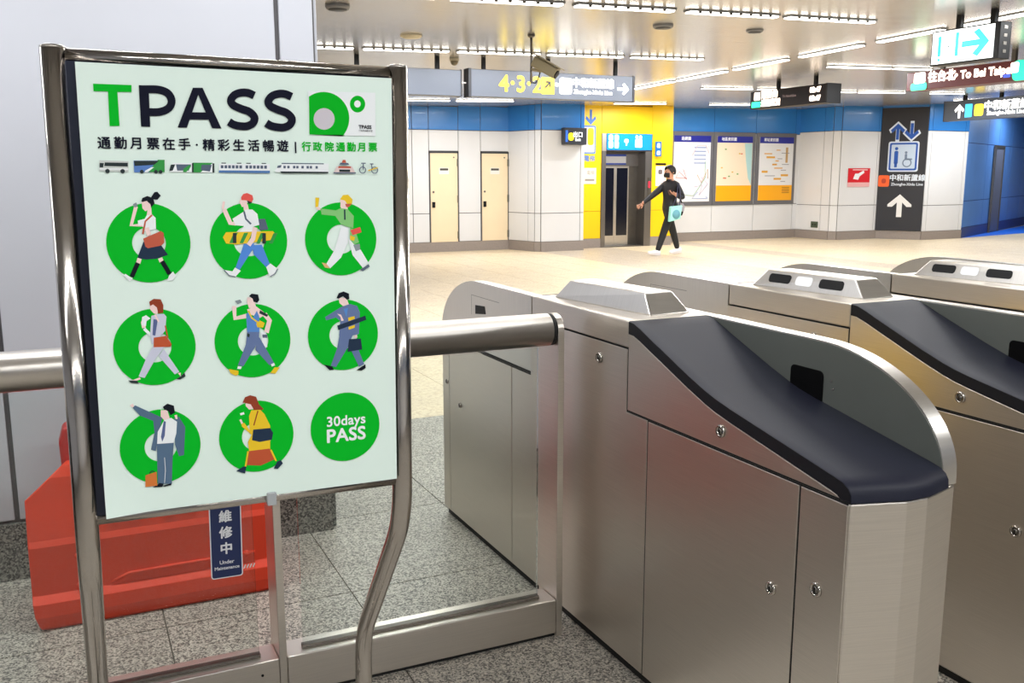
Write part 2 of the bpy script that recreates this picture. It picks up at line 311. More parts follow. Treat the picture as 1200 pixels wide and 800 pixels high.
  ('dark', [(245,1540.2),(252.5,1540.3),(252.4,1538.7),(244.9,1538.7)]),
  ('white', [(256.4,1538.5),(301,1538.7),(300.6,1526.9),(255.9,1526.8)]),
  ('blue2', [(255.9,1527.3),(300.6,1527.3),(300.5,1523.3),(255.8,1523.3)]),
  ('slate', [(259.5,1535.9),(264,1536),(263.8,1530.7),(259.3,1530.7)]),
  ('slate', [(265.8,1536),(270.3,1536),(270.1,1530.8),(265.6,1530.7)]),
  ('slate', [(272.1,1536),(276.6,1536),(276.4,1530.8),(271.9,1530.8)]),
  ('slate', [(278.4,1536),(283,1536),(282.8,1530.8),(278.2,1530.8)]),
  ('slate', [(284.7,1536),(289.3,1536),(289.1,1530.8),(284.5,1530.8)]),
  ('slate', [(291.1,1536),(295.7,1536.1),(295.5,1530.8),(290.9,1530.8)]),
  ('dark', [(260.8,1540.3),(268.3,1540.3),(268.3,1538.8),(260.7,1538.8)]),
  ('dark', [(286.8,1540.4),(294.5,1540.4),(294.5,1538.9),(286.8,1538.9)]),
  ('white', [(308.4,1527.3),(316.5,1537.2),(327.7,1540.6),(404.7,1540.9),(404.3,1525.6),(311.6,1525.1)]),
  ('slate', [(314.2,1536.1),(320.9,1537.5),(319.7,1532.8),(313,1532.1)]),
  ('dark', [(317.9,1526.4),(403.6,1526.5),(403.5,1523.8),(320.5,1523.3)]),
  ('slate', [(321.1,1541),(395.9,1541.3),(395.8,1539.5),(321,1539.2)]),
  ('slate', [(324.2,1536.1),(328.3,1536.2),(328.1,1531.7),(324.1,1531.7)]),
  ('slate', [(330.9,1536.2),(335,1536.2),(334.8,1531.8),(330.8,1531.7)]),
  ('slate', [(341,1536.2),(345.1,1536.2),(344.9,1531.8),(340.9,1531.8)]),
  ('slate', [(346.7,1536.2),(350.7,1536.2),(350.6,1531.8),(346.5,1531.8)]),
  ('slate', [(355.7,1536.2),(359.8,1536.3),(359.7,1531.8),(355.6,1531.8)]),
  ('slate', [(364.8,1536.3),(368.9,1536.3),(368.8,1531.8),(364.7,1531.8)]),
  ('slate', [(370.5,1536.3),(374.6,1536.3),(374.5,1531.8),(370.4,1531.8)]),
  ('slate', [(380.8,1536.3),(384.9,1536.3),(384.8,1531.8),(380.7,1531.8)]),
  ('blush', [(419,1536.4),(447.3,1536.5),(453,1525.6),(413.6,1525.6)]),
  ('slate', [(412.9,1526),(454.2,1526),(454.1,1523.8),(412.8,1523.8)]),
  ('slate', [(426.2,1542.8),(440.3,1542.4),(442.1,1539.2),(423.7,1539.2)]),
  ('dark', [(423.5,1530.8),(443.6,1530.8),(443.5,1526.5),(423.4,1526.5)]),
  ('brick', [(422.5,1536.4),(444.9,1536.5),(445.3,1533.3),(421.7,1533.3)]),
  ('brick', [(430.5,1547.8),(435.2,1547.8),(436.8,1542.8),(428.5,1542.8)]),
  ('slate', [(473.4,1530.2),(472.4,1527),(471,1527.8),(471.7,1530.2)]),
  ('slate', [(472.4,1527),(469.9,1524.6),(469.1,1526),(471,1527.8)]),
  ('slate', [(469.9,1524.6),(466.5,1523.8),(466.6,1525.4),(469.1,1526)]),
  ('slate', [(466.5,1523.8),(463.2,1524.6),(464.1,1526),(466.6,1525.4)]),
  ('slate', [(463.2,1524.6),(460.8,1527),(462.3,1527.8),(464.1,1526)]),
  ('slate', [(460.8,1527),(460,1530.2),(461.6,1530.2),(462.3,1527.8)]),
  ('slate', [(460,1530.2),(460.9,1533.4),(462.4,1532.6),(461.6,1530.2)]),
  ('slate', [(460.9,1533.4),(463.4,1535.7),(464.2,1534.3),(462.4,1532.6)]),
  ('slate', [(463.4,1535.7),(466.8,1536.6),(466.8,1535),(464.2,1534.3)]),
  ('slate', [(466.8,1536.6),(470.1,1535.7),(469.3,1534.3),(466.8,1535)]),
  ('slate', [(470.1,1535.7),(472.5,1533.4),(471.1,1532.6),(469.3,1534.3)]),
  ('slate', [(472.5,1533.4),(473.4,1530.2),(471.7,1530.2),(471.1,1532.6)]),
  ('slate', [(495.8,1530.2),(494.9,1527),(493.4,1527.8),(494.1,1530.2)]),
  ('slate', [(494.9,1527),(492.3,1524.6),(491.5,1526),(493.4,1527.8)]),
  ('slate', [(492.3,1524.6),(488.9,1523.8),(489,1525.4),(491.5,1526)]),
  ('slate', [(488.9,1523.8),(485.6,1524.6),(486.4,1526),(489,1525.4)]),
  ('slate', [(485.6,1524.6),(483.1,1527),(484.6,1527.8),(486.4,1526)]),
  ('slate', [(483.1,1527),(482.3,1530.2),(484,1530.2),(484.6,1527.8)]),
  ('slate', [(482.3,1530.2),(483.2,1533.4),(484.7,1532.6),(484,1530.2)]),
  ('slate', [(483.2,1533.4),(485.8,1535.8),(486.6,1534.4),(484.7,1532.6)]),
  ('slate', [(485.8,1535.8),(489.2,1536.6),(489.1,1535),(486.6,1534.4)]),
  ('slate', [(489.2,1536.6),(492.5,1535.8),(491.7,1534.4),(489.1,1535)]),
  ('slate', [(492.5,1535.8),(495,1533.4),(493.5,1532.6),(491.7,1534.4)]),
  ('slate', [(495,1533.4),(495.8,1530.2),(494.1,1530.2),(493.5,1532.6)]),
  ('~gold', [(477.3,1528.3),(485.8,1531.1),(495.5,1533.8),(494.9,1535.8),(485.1,1533),(476.6,1530.2)]),
  ('~slate', [(468.6,1531.1),(468.8,1541.2),(466.9,1541.1),(466.7,1531.1)]),
  ('~slate', [(464,1541.4),(472.4,1541.4),(472.4,1543.2),(464,1543.2)]),
  ('~slate', [(485.1,1532.1),(484,1540.9),(482.4,1540.6),(483.4,1531.9)]),
  ('~slate', [(480.3,1540.3),(486.8,1540.3),(486.8,1542.1),(480.3,1542.1)]),
 ],
 'figure_a': [
  ('hair', [(103.4,1481.3),(109.3,1490.3),(114,1491.1),(119.1,1484.7),(113.7,1478),(107.7,1478.5)]),
  ('~skin', [(91.4,1439.6),(73.2,1437.4),(82.4,1466.1),(76.7,1467.7),(67.7,1434.8),(91.3,1433.3)]),
  ('steelc', [(75,1470.5),(79.9,1473.6),(82.4,1469),(79.4,1465.4),(76.1,1465.9)]),
  ('skin', [(97.9,1464.5),(103.3,1464.4),(103.3,1452.8),(95.2,1451.9)]),
  ('skin', [(88.6,1476.2),(102.5,1476.1),(102.5,1463.4),(93.6,1458.9),(89.3,1463.6)]),
  ('hair', [(88.2,1475.8),(90.2,1480.8),(98,1484.1),(106.8,1480.7),(108.9,1471.7),(103.4,1465.5),(101.7,1470.8),(96.5,1476.1),(89.9,1474.1)]),
  ('white', [(80.8,1443.7),(91.9,1446.6),(95.2,1451.9),(103.4,1453.8),(109.1,1448),(108.7,1429.2),(90.8,1425.9),(87.4,1436.1),(81.3,1435.2)]),
  ('~brick', [(103,1453.9),(91.5,1443.1),(86.2,1421.6),(88.9,1420.9),(93.9,1441.7),(104.8,1451.7)]),
  ('~skin', [(90.8,1430.7),(94.1,1417.8),(100.7,1419.9),(97.4,1432.8)]),
  ('navy', [(87.8,1408.5),(113.9,1404.4),(125.5,1385.7),(106.4,1379.5),(90.2,1378.8),(76.7,1381.5)]),
  ('brick', [(87.7,1413.8),(116,1425.8),(120.5,1422.5),(120.5,1406.4),(115.7,1401.6),(94.3,1397.6),(90.4,1400.3)]),
  ('~skin', [(77.1,1382.1),(74.2,1373.6),(80.6,1371.3),(83.5,1379.8)]),
  ('~skin', [(109.3,1379.5),(111.4,1373),(118,1375.4),(115.9,1382)]),
  ('~hair', [(73.9,1375.2),(63,1352.1),(69.4,1348.7),(80.3,1371.9)]),
  ('~hair', [(112.1,1373.4),(123.3,1351.2),(129.8,1354.9),(118.6,1377.1)]),
  ('white', [(62.6,1351.2),(68,1348.2),(62.5,1342.6),(53.9,1354.2),(56.9,1355.8)]),
  ('white', [(125.4,1350.5),(131.9,1357.2),(136.7,1349.3),(130.1,1342),(121.8,1341.9)]),
 ],
 'figure_b': [
  ('~skin', [(239.1,1440.8),(233.3,1439.5),(224,1463),(217.3,1460),(227.4,1434.9),(238.8,1433.3)]),
  ('~skin', [(220.4,1461.2),(222.7,1474.3),(218.9,1474.9),(216.6,1461.8)]),
  ('skin', [(253.2,1467.6),(260.8,1469.7),(262.6,1458.6),(253.9,1458.8)]),
  ('skin', [(248.9,1479),(260.1,1477.4),(259.6,1466.4),(250.9,1465),(246.5,1473.8)]),
  ('coral', [(250.1,1481.9),(253.9,1487.3),(260.5,1489),(269.1,1485),(270.5,1478.3),(267.5,1472.9),(260,1476.3),(250.3,1476.8)]),
  ('dark', [(259.6,1475.8),(269,1472.9),(263,1469.6)]),
  ('slate', [(277.3,1444),(289.5,1444.4),(294.4,1425.7),(279.9,1423.9)]),
  ('white', [(233.9,1444.8),(252.7,1456.6),(257.2,1460.5),(268.1,1460.7),(276.6,1452.9),(279.2,1433.9),(268.1,1430.8),(268.8,1420.8),(244.8,1421),(252.8,1432.3),(238.8,1433.7)]),
  ('~slate', [(252.4,1457.3),(255.2,1443.7),(263.8,1434.3),(266.1,1436.4),(257.9,1445.1),(255.3,1458)]),
  ('denim', [(251.6,1401.3),(269.2,1401.8),(266.6,1391.9),(242.1,1355.8),(235.8,1360.6)]),
  ('denim', [(265.7,1398.6),(282.3,1399.2),(295.1,1363.8),(288.2,1359.5),(267.3,1382.9)]),
  ('gold', [(216.5,1413.4),(222.2,1422),(302.1,1422.6),(307.4,1416.4),(303.8,1407.5),(239.6,1400.5),(221.4,1402.7)]),
  ('leaf', [(226.7,1403.2),(232.8,1403),(242.2,1421.1),(235.2,1420.8)]),
  ('leaf', [(244,1402.6),(250.1,1402.4),(259.6,1420.6),(252.6,1420.4)]),
  ('leaf', [(257.1,1402.2),(263.2,1402),(272.7,1420.3),(265.7,1420)]),
  ('leaf', [(272.5,1401.7),(278.6,1401.5),(288.2,1419.9),(281.1,1419.6)]),
  ('leaf', [(294.6,1401),(300.8,1400.8),(310.4,1419.3),(303.3,1419)]),
  ('dark', [(233.5,1420.6),(239.6,1420.5),(238.8,1402.8),(232.8,1403)]),
  ('dark', [(283.7,1419.3),(289.9,1419.1),(289.3,1401.2),(283,1401.4)]),
  ('~skin', [(267.9,1430.5),(263.6,1411.2),(256,1401.2),(262.3,1396.4),(270.9,1408.2),(275.6,1428.8)]),
  ('white', [(234.7,1360.6),(244.3,1354.6),(235.2,1344.9),(227.5,1344.6),(216.2,1356.9),(230.1,1354.1)]),
  ('white', [(288.2,1359.5),(295.6,1366),(307.6,1356.4),(299.2,1342.7),(293.6,1342.9)]),
  ('~slate', [(215.6,1355.8),(224,1346.3),(234.5,1343.5),(234.9,1345),(224.8,1347.6),(216.7,1356.8)]),
  ('~slate', [(307.6,1356.3),(302.9,1348),(294.3,1343.1),(295.1,1341.7),(304,1346.9),(308.9,1355.5)]),
 ],
 'figure_c': [
  ('gold', [(379.6,1481.1),(386.5,1480.4),(384.2,1464.5),(379.1,1463.5)]),
  ('skin', [(380.3,1464.6),(387.2,1463.4),(388.2,1458.3),(381.3,1460)]),
  ('skin', [(425,1476.5),(435.6,1476.4),(438.7,1458),(430.4,1455.8),(424.7,1463.9)]),
  ('gold', [(424.3,1477.7),(429.9,1485.2),(439.4,1486),(447.5,1477.4),(446.1,1469.4),(437.8,1468.4),(433.2,1475.3)]),
  ('brick', [(433.5,1469.6),(446.1,1469.8),(440.1,1463.7),(435.3,1463.8)]),
  ('sage', [(388.3,1461.5),(416.3,1457.9),(424.6,1461.7),(437.6,1460.3),(449.2,1447.4),(447.6,1425.4),(435.7,1428.5),(425.1,1432.9),(414.8,1448),(389.9,1450.8)]),
  ('~navy', [(430.9,1459.2),(431,1440.8),(433.8,1440.8),(433.8,1459.2)]),
  ('sage', [(441.6,1425.5),(451.1,1423),(457.9,1399.5),(440.9,1393)]),
  ('white', [(425,1428.3),(438,1426.8),(437.4,1400.1),(423.7,1372.6),(403,1353.5),(396.2,1362),(412.1,1386.9)]),
  ('white', [(436.5,1409.4),(448.1,1396.3),(461.2,1385.3),(475.3,1361.2),(464.2,1352.2),(445.3,1376.4)]),
  ('coral', [(442,1422.1),(460.4,1427.4),(463.1,1418),(446.1,1412.6)]),
  ('gold', [(441.3,1412.8),(450.8,1409),(448.3,1402.1),(441.1,1404.6)]),
  ('steelc', [(446.9,1395.1),(459,1397.1),(460,1386.5),(451.5,1383.3)]),
  ('tan', [(387.6,1364.6),(396.2,1362.4),(402.3,1353.6),(393.6,1355.1)]),
  ('slate', [(458.8,1348.8),(475.3,1358.8),(477.6,1354.4),(464.1,1346.2)]),
 ],
 'figure_d': [
  ('skin', [(91.8,1302.9),(105.3,1301),(103.4,1284.7),(97.4,1287.2),(92.1,1294.2)]),
  ('brown', [(91.4,1307.3),(98.8,1311.9),(109.9,1310.6),(113.5,1300.5),(112.8,1287.4),(104.5,1286.1),(103.1,1296.8),(97.2,1302.6),(92.4,1300)]),
  ('~skin', [(83.8,1263.7),(82.3,1271.4),(86.6,1280),(81.2,1283),(76.3,1272.6),(77.8,1262.5)]),
  ('white', [(78.8,1281.9),(85.1,1284.7),(91.9,1278.8),(85.5,1274.8),(84,1266.2),(77,1267.7)]),
  ('~white', [(78.9,1260.3),(88.5,1248.6),(92.2,1252),(82.6,1263.7)]),
  ('lilac', [(93.5,1283.1),(103.5,1285.8),(113.8,1285.6),(117.6,1280.4),(114.3,1256.3),(105.5,1245.9),(91.5,1233.6),(89.9,1253.6)]),
  ('indigo', [(96.5,1277.4),(103.4,1275.9),(97.8,1248.6),(93.4,1250.1)]),
  ('~skin', [(98.1,1284.3),(103.5,1271.8),(106.1,1273.1),(100.6,1285.6)]),
  ('lilac', [(94.5,1233.4),(112.9,1229.7),(97.5,1210.9),(77.1,1176.9),(67.5,1180.1),(81,1210)]),
  ('lilac', [(101.7,1212.8),(110.6,1224.3),(133.6,1183),(126,1179.2)]),
  ('rust', [(95.2,1245.5),(114.9,1247.4),(123.5,1232.2),(121.2,1228),(94.3,1228.9)]),
  ('~rust', [(113.8,1265),(116.8,1243.7),(118.8,1244),(115.8,1265.3)]),
  ('skin', [(69,1178.8),(70.9,1175.3),(62.6,1172.7),(56.6,1174.4)]),
  ('dark', [(50.5,1175),(64.6,1173.2),(67.4,1167.8),(55.3,1170.1)]),
  ('skin', [(130.9,1181),(136,1181.7),(135.3,1174.9)]),
  ('dark', [(127.7,1171.1),(135.7,1174.9),(141.9,1181.1),(143.3,1174.2),(134,1169.4)]),
 ],
 'figure_e': [
  ('~skin', [(251.4,1278.5),(233.5,1274.4),(234.3,1292.9),(226.5,1292.8),(228.6,1268.1),(252.7,1270.4)]),
  ('steelc', [(232.3,1301.8),(241.1,1304),(244.2,1298.9),(236.4,1295.9)]),
  ('skin', [(253.4,1307.4),(265.5,1305.6),(268.2,1288.3),(255.9,1287.9),(253,1298.4)]),
  ('hair', [(256.8,1309.5),(261.3,1313.4),(272.4,1311.4),(274.2,1301.7),(270.7,1296.9),(264.1,1298.9),(262.6,1304.6)]),
  ('skin', [(252.5,1285.9),(268.2,1290.6),(285.6,1275.8),(274.2,1269.6),(254.4,1277.8)]),
  ('denim2', [(250.4,1278),(255.7,1281.1),(261.9,1270.4),(269.1,1282.6),(273.1,1272),(272.1,1243.2),(250.9,1244.8),(250.6,1264.3)]),
  ('~gold', [(253.4,1283),(258.6,1269.7),(270.7,1259.5),(272.4,1261.6),(260.7,1271.4),(255.9,1283.9)]),
  ('~skin', [(278.8,1273.5),(286.5,1263.7),(280.3,1243.8),(288.5,1240.9),(295.1,1264.1),(285.7,1278.5)]),
  ('dark', [(274.7,1283.4),(288.9,1274.4),(286.5,1270.7),(273.3,1277.7)]),
  ('gold', [(267.1,1259.7),(274,1265),(282.3,1259.9),(279.1,1252),(269,1252.7)]),
  ('~white', [(274.8,1243.7),(277.1,1215.7),(285.2,1216.1),(282.8,1244.2)]),
  ('slate', [(277.1,1239.4),(286.1,1238.8),(285.4,1233),(277.3,1233.6)]),
  ('slateblue', [(251,1245.9),(272.1,1244.4),(270.4,1228.3),(241.8,1184.3),(232.7,1187.4),(247.8,1223.1)]),
  ('slateblue', [(265.7,1224.1),(271.7,1235.2),(296,1186.6),(287.9,1182.6),(264.2,1212.6)]),
  ('dark', [(250.9,1243.6),(255.7,1241),(253.9,1235.3),(250.6,1237.9)]),
  ('white', [(232.6,1185.5),(239.2,1184),(237.2,1179.6),(231,1180.6)]),
  ('gold', [(216.3,1181.4),(233.1,1176.9),(232.9,1171.1),(229,1168),(219.3,1173.5)]),
  ('white', [(290.2,1184.3),(296,1186.6),(297.7,1181.7),(291.7,1179.9)]),
  ('gold', [(288.5,1168.4),(296.9,1178.3),(306,1177.5),(297.6,1166.4)]),
 ],
 'figure_f': [
  ('skin', [(417.1,1299.5),(432.7,1297.5),(437.2,1282.9),(425.2,1283.2),(418.8,1288.8)]),
  ('hair', [(413.5,1298.5),(417.8,1307.3),(427,1310.1),(437,1305.6),(437.5,1295.3),(432.7,1294.6),(425.6,1301.4),(417.6,1297.1)]),
  ('slateblue', [(421.5,1281.5),(438.5,1286.4),(451.8,1282.1),(457.1,1269.8),(454.3,1229),(433.5,1225.7),(416.6,1228.1),(419.7,1255.4),(411.5,1262.6),(393.5,1258.3),(391.2,1264.4)]),
  ('denim2', [(426.2,1277.6),(434.7,1279.5),(431.2,1261.8)]),
  ('skin', [(414,1269.6),(421.2,1267.2),(426.2,1256.2),(421.4,1255.3),(419.9,1263)]),
  ('navy', [(413.5,1247.5),(467.3,1263.1),(469.1,1255),(415.7,1239)]),
  ('gold', [(434.3,1261.1),(446.5,1263.2),(447.1,1257.9),(434.9,1254.4)]),
  ('gold', [(434.6,1243.6),(446.9,1246.9),(446.8,1241.6),(435,1238.1)]),
  ('slateblue', [(417.4,1229.3),(442.1,1227.5),(431.8,1204.1),(409.2,1169.7),(399.6,1172.9),(412.5,1205.6)]),
  ('slateblue', [(433.2,1211.2),(449,1210),(463.1,1171.1),(453.1,1167.1)]),
  ('navy', [(435.1,1220.7),(457.9,1220.3),(459.9,1199.4),(431.7,1196.8)]),
  ('~skin', [(444.8,1226.2),(447.1,1221.2),(451.5,1223),(449.2,1228)]),
  ('hair', [(386.5,1176.5),(402,1171.5),(405.4,1165.1),(397,1164.7)]),
  ('hair', [(448,1160.9),(465.5,1170.9),(465.9,1163.5),(457.9,1159.3)]),
 ],
 'figure_g': [
  ('skin', [(51,1131.5),(56,1133.9),(57.8,1128.5),(54.2,1127.3)]),
  ('slateb2', [(55.2,1126.5),(59.1,1130.6),(87.4,1113.3),(101.5,1104.5),(97.6,1088.9),(88,1046.4),(80.2,1049.7),(87.6,1078.6),(86.7,1100.4),(65.6,1111.9)]),
  ('slateb2', [(121.4,1102.2),(128.9,1103.7),(138.6,1084.2),(134,1033.6),(125.4,1032.4),(120,1054)]),
  ('skin', [(99.8,1118.3),(110.6,1117.2),(114,1100.8),(105.4,1098.3),(99.2,1107)]),
  ('hair', [(103.6,1123.6),(111.2,1128.5),(121.5,1124),(122.9,1111.3),(115.3,1107.5),(112.6,1114.7),(105.4,1118.9)]),
  ('white', [(104.4,1099.6),(116.2,1102.8),(125.3,1094.9),(123.2,1074.4),(118.1,1057.7),(90.7,1058.8),(92.9,1080.3)]),
  ('indigo', [(103.7,1098.5),(107,1097),(104,1072.1),(99.3,1061.6),(97.7,1070.6)]),
  ('skin', [(121.6,1106.8),(125.9,1107.5),(126.6,1099.4),(123.4,1099.7)]),
  ('slateb2', [(90.3,1058.8),(118.1,1057.7),(114.3,1024.5),(111.2,984),(88,987.3)]),
  ('hair', [(79.3,981.6),(91.2,988),(97.9,985.9),(95,980.5)]),
  ('hair', [(95.1,982.3),(110.2,985.3),(110.4,981.8),(99.3,980.3)]),
  ('tan2', [(69,1005.1),(87.1,1009.1),(87.2,983.9),(67.5,984)]),
  ('~dark', [(76,1007),(80.1,1010.8),(83.6,1008.7),(84.3,1010.4),(79.6,1012.6),(74.9,1008.4)]),
  ('~white', [(101.2,1033.2),(101.4,1009.9),(98.8,987),(99.6,986.8),(102.3,1009.8),(102,1033.1)]),
 ],
 'figure_h': [
  ('skin', [(242.7,1116.4),(254.4,1115.7),(257.1,1104.5),(248.8,1104.3),(243.3,1111.4)]),
  ('brown', [(238,1118.4),(242.5,1127.7),(251.9,1130.6),(262,1126.8),(266.7,1112.2),(274.7,1102.6),(264.1,1099.4),(260.7,1092.2),(256.6,1104.6),(252.2,1113.7),(244.1,1116.7)]),
  ('white', [(232.5,1099),(239.4,1101),(240.6,1096.6),(233.6,1095.2)]),
  ('~skin', [(231,1087),(234.7,1077.9),(238.1,1079.3),(234.4,1088.4)]),
  ('gold', [(234.4,1079.9),(239.6,1080.8),(248.3,1066.3),(248.3,1092.5),(252.8,1102.8),(258,1102.3),(268.4,1102.2),(275.4,1093.8),(285.1,1070.8),(283.5,1025.7),(245.8,1027.2),(244.4,1044.9),(251.5,1057.2),(235.2,1074.4)]),
  ('navy', [(254.6,1066.7),(284.9,1066.4),(289.9,1057),(287.3,1044.1),(265.1,1042.4),(251.7,1047.3)]),
  ('~brown', [(263.2,1100.9),(254.9,1074.6),(256.9,1073.8),(265.2,1100.1)]),
  ('rust', [(245.8,1027.6),(282.5,1028.1),(291.3,1006.9),(265.6,998.1),(238.1,1002.2)]),
  ('~gold', [(242.7,1027.9),(237,1000),(239.9,999.1),(245.5,1027)]),
  ('~gold', [(283.2,1025.1),(291.9,1002.8),(294.7,1003.8),(285.9,1026.1)]),
  ('navy', [(221.6,993),(234.3,1000.1),(240.1,999.3),(236.9,986.5)]),
  ('navy', [(288.6,989.4),(295.4,1001.9),(301.9,1004.4),(305.5,997.2),(296,987.7)]),
 ],
}
CHARS = [('通', 'ink', 36.9, 1567.9, 13),
 ('勤', 'ink', 61.7, 1568.2, 13),
 ('月', 'ink', 86.1, 1568.5, 13),
 ('票', 'ink', 111.7, 1568.4, 13),
 ('在', 'ink', 136.2, 1568.2, 13),
 ('手', 'ink', 160.9, 1568.3, 13),
 ('·', 'ink', 180.8, 1568.2, 13),
 ('精', 'ink', 200.2, 1567.9, 13),
 ('彩', 'ink', 224.8, 1568.1, 13),
 ('生', 'ink', 249.6, 1568.3, 13),
 ('活', 'ink', 274.8, 1568.4, 13),
 ('暢', 'ink', 299.8, 1568.4, 13),
 ('遊', 'ink', 324.5, 1568.7, 13),
 ('|', 'ink', 346.9, 1569.4, 13),
 ('行', 'green', 366.1, 1568.9, 11),
 ('政', 'green', 385.9, 1569.1, 11),
 ('院', 'green', 407.0, 1569.3, 11),
 ('通', 'green', 427.6, 1569.5, 11),
 ('勤', 'green', 447.5, 1569.8, 11),
 ('月', 'green', 467.0, 1570.0, 11),
 ('票', 'green', 487.4, 1570.2, 11)]
RINGS = [(96.9, 1405.7, 66.4, 66.2), (261.4, 1406.5, 66.4, 66.8), (425.8, 1405.9, 66.8, 66.8), (96.8, 1227.9, 65.6, 65.8), (260.8, 1229.4, 65.8, 66.0), (425.0, 1229.2, 65.6, 64.8), (96.1, 1052.5, 65.0, 66.0), (260.2, 1053.7, 66.3, 66.1), (424.0, 1053.9, 65.2, 66.6)]


# ================================================================== THE SETTING
# ---- floor
floor = struct(MB().box(-4, 27, -5, 21, -0.2, -0.006).build('floor', GROUT))
def in_view(x, y):
    d = Vector((x, y, -1.52)); z = d.dot(_f)
    if z < 0.3: return None
    px, py = 600 + F_PX * d.dot(_r) / z, 400 - F_PX * d.dot(_u2) / z
    return (px, py, z) if -60 < px < 1260 and -10 < py < 900 else None
TW, TH, G = 0.645, 0.76, 0.0022
gt = MB().box(-TW / 2 + G, TW / 2 - G, -TH / 2 + G, TH / 2 - G, -0.012, 0).build('granite_tile', GRANITE, floor)
first = True; rest = MB()
for i in range(-7, 20):
    for j in range(-11, 3):
        cx, cy = 0.21 + TW * (i + 0.5), 3.22 + TH * (j + 0.5)
        if cx < -3.9 or cx > 12 or cy < -4.9: continue
        v = in_view(cx, cy)
        if v and v[1] > 330 and cx < 5.2:
            if first: gt.location = (cx, cy, 0); first = False
            else: share(gt, floor, (cx, cy, 0))
        else:
            rest.box(cx - TW / 2 + G, cx + TW / 2 - G, cy - TH / 2 + G, cy + TH / 2 - G, -0.012, 0)
r = rest.build('granite_tile_field', GRANITE, floor); r['kind'] = 'stuff'
CT = 0.6
cells = []
for i in range(-6, 45):
    for j in range(0, 26):
        cx, cy = 0.3 + CT * i, 5.5 + CT * (j + 0.5)
        if cx > 26.5 or cy > 20.8 or cx < -3.8: continue
        v = in_view(cx, cy); vis = 0
        if v and v[0] > 475 and (v[1] < 345 or v[0] < 530) and not (cx < 1.1): vis = 1.0 / v[2]
        cells.append((vis, cx, cy))
cells.sort(reverse=True)
proto = {}
restc, restg = MB(), MB()
for k, (vis, cx, cy) in enumerate(cells):
    grey = 8.7 < cx < 10.0 or 12.0 < cx < 12.4
    if vis > 0 and k < 280:
        key = 'g' if grey else 'c'
        if key not in proto:
            proto[key] = MB().box(-CT / 2 + 0.002, CT / 2 - 0.002, -CT / 2 + 0.002, CT / 2 - 0.002, -0.012, 0).build('floor_tile', GREYTILE if grey else CREAM, floor, loc=(cx, cy, 0))
        else: share(proto[key], floor, (cx, cy, 0))
    else:
        (restg if grey else restc).box(cx - CT / 2 + 0.002, cx + CT / 2 - 0.002, cy - CT / 2 + 0.002, cy + CT / 2 - 0.002, -0.012, 0)
for b_, m_ in ((restc, CREAM), (restg, GREYTILE)):
    o = b_.build('floor_tile_field', m_, floor); o['kind'] = 'stuff'

# ---- ceiling (falls slightly towards the near column)
cm = MB(); X0, X1 = -4.0, 27.0
vs = [(x, y, zc(x) + t) for t in (0, 0.12) for y in (-5, 21) for x in (X0, X1)]
cm.add(vs, [(0, 2, 3, 1), (4, 5, 7, 6), (0, 1, 5, 4), (2, 6, 7, 3), (0, 4, 6, 2), (1, 3, 7, 5)])
ceiling = struct(cm.build('ceiling', CEIL))

# ---- walls made of enamel panels
def wall_run(name, p0, p1, splits, bands, core=0.14, gap=0.006, base=None, jm=None, ztop=None):
    """splits: distances along the run where vertical joints fall; bands: (z0, z1, material, kind)"""
    p0 = Vector((*p0, 0)); p1 = Vector((*p1, 0)); d = p1 - p0; L = d.length
    ang = math.atan2(d.y, d.x)
    top = ztop if ztop else zc(max(p0.x, p1.x))
    w = struct(MB().box(0, L, 0.0, core, 0, top).build(name, jm or JOINT))
    w.location = p0; w.rotation_euler = (0, 0, ang)
    xs = [0] + list(splits) + [L]
    for z0, z1, m, kind in bands:
        z1 = min(z1, top)
        cuts = xs if kind != 'base' else [0, L]
        for a, b in zip(cuts[:-1], cuts[1:]):
            if b - a < 0.03: continue
            t = 0.016 if kind != 'base' else 0.024
            g0 = gap if kind != 'base' else 0
            MB().box(a + g0, b - g0, -t, 0.002, z0 + g0, z1 - g0).build({'base': 'skirting', 'panel': 'wall_panel'}[kind], m, w, bevel=0.003 if kind == 'panel' else 0)
    return w
STD = [(0, 0.19, GREYBASE, 'base'), (0.19, 0.745, WHITE_PANEL, 'panel'), (0.745, 2.335, WHITE_PANEL, 'panel'), (2.335, 3.2, BLUE_PANEL, 'panel')]
# near column wall behind the railing
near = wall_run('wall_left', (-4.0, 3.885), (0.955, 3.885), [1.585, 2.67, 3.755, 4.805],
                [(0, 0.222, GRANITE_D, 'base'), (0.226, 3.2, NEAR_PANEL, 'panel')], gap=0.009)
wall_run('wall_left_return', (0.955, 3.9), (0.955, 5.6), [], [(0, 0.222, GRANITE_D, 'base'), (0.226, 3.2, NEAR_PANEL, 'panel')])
# far walls
# door wall with two service-door openings
DW_Y = 17.45
wall_run('wall_back', (-4.0, DW_Y), (6.42, DW_Y), [1.2, 2.4, 3.6, 4.8, 6.0, 7.2, 8.4, 9.6, 10.08], STD)
wall_run('wall_back_mid', (7.03, DW_Y), (7.50, DW_Y), [], STD)
for n_, (a, b) in enumerate(((6.42, 7.03), (7.50, 8.11))):
    w = struct(MB().box(a, b, DW_Y, DW_Y + 0.14, 1.93, zc(b)).build('trim_%d' % (n_ + 1), JOINT))
    MB().box(a + 0.006, b - 0.006, DW_Y - 0.016, DW_Y + 0.002, 1.945, 2.33).build('wall_panel', WHITE_PANEL, w, 0.003)
    MB().box(a + 0.006, b - 0.006, DW_Y - 0.016, DW_Y + 0.002, 2.342, zc(a)).build('wall_panel', BLUE_PANEL, w, 0.003)
DOOR = mat('beige_door_paint', (240, 220, 186), 0.45, noise=0.02, nscale=3)
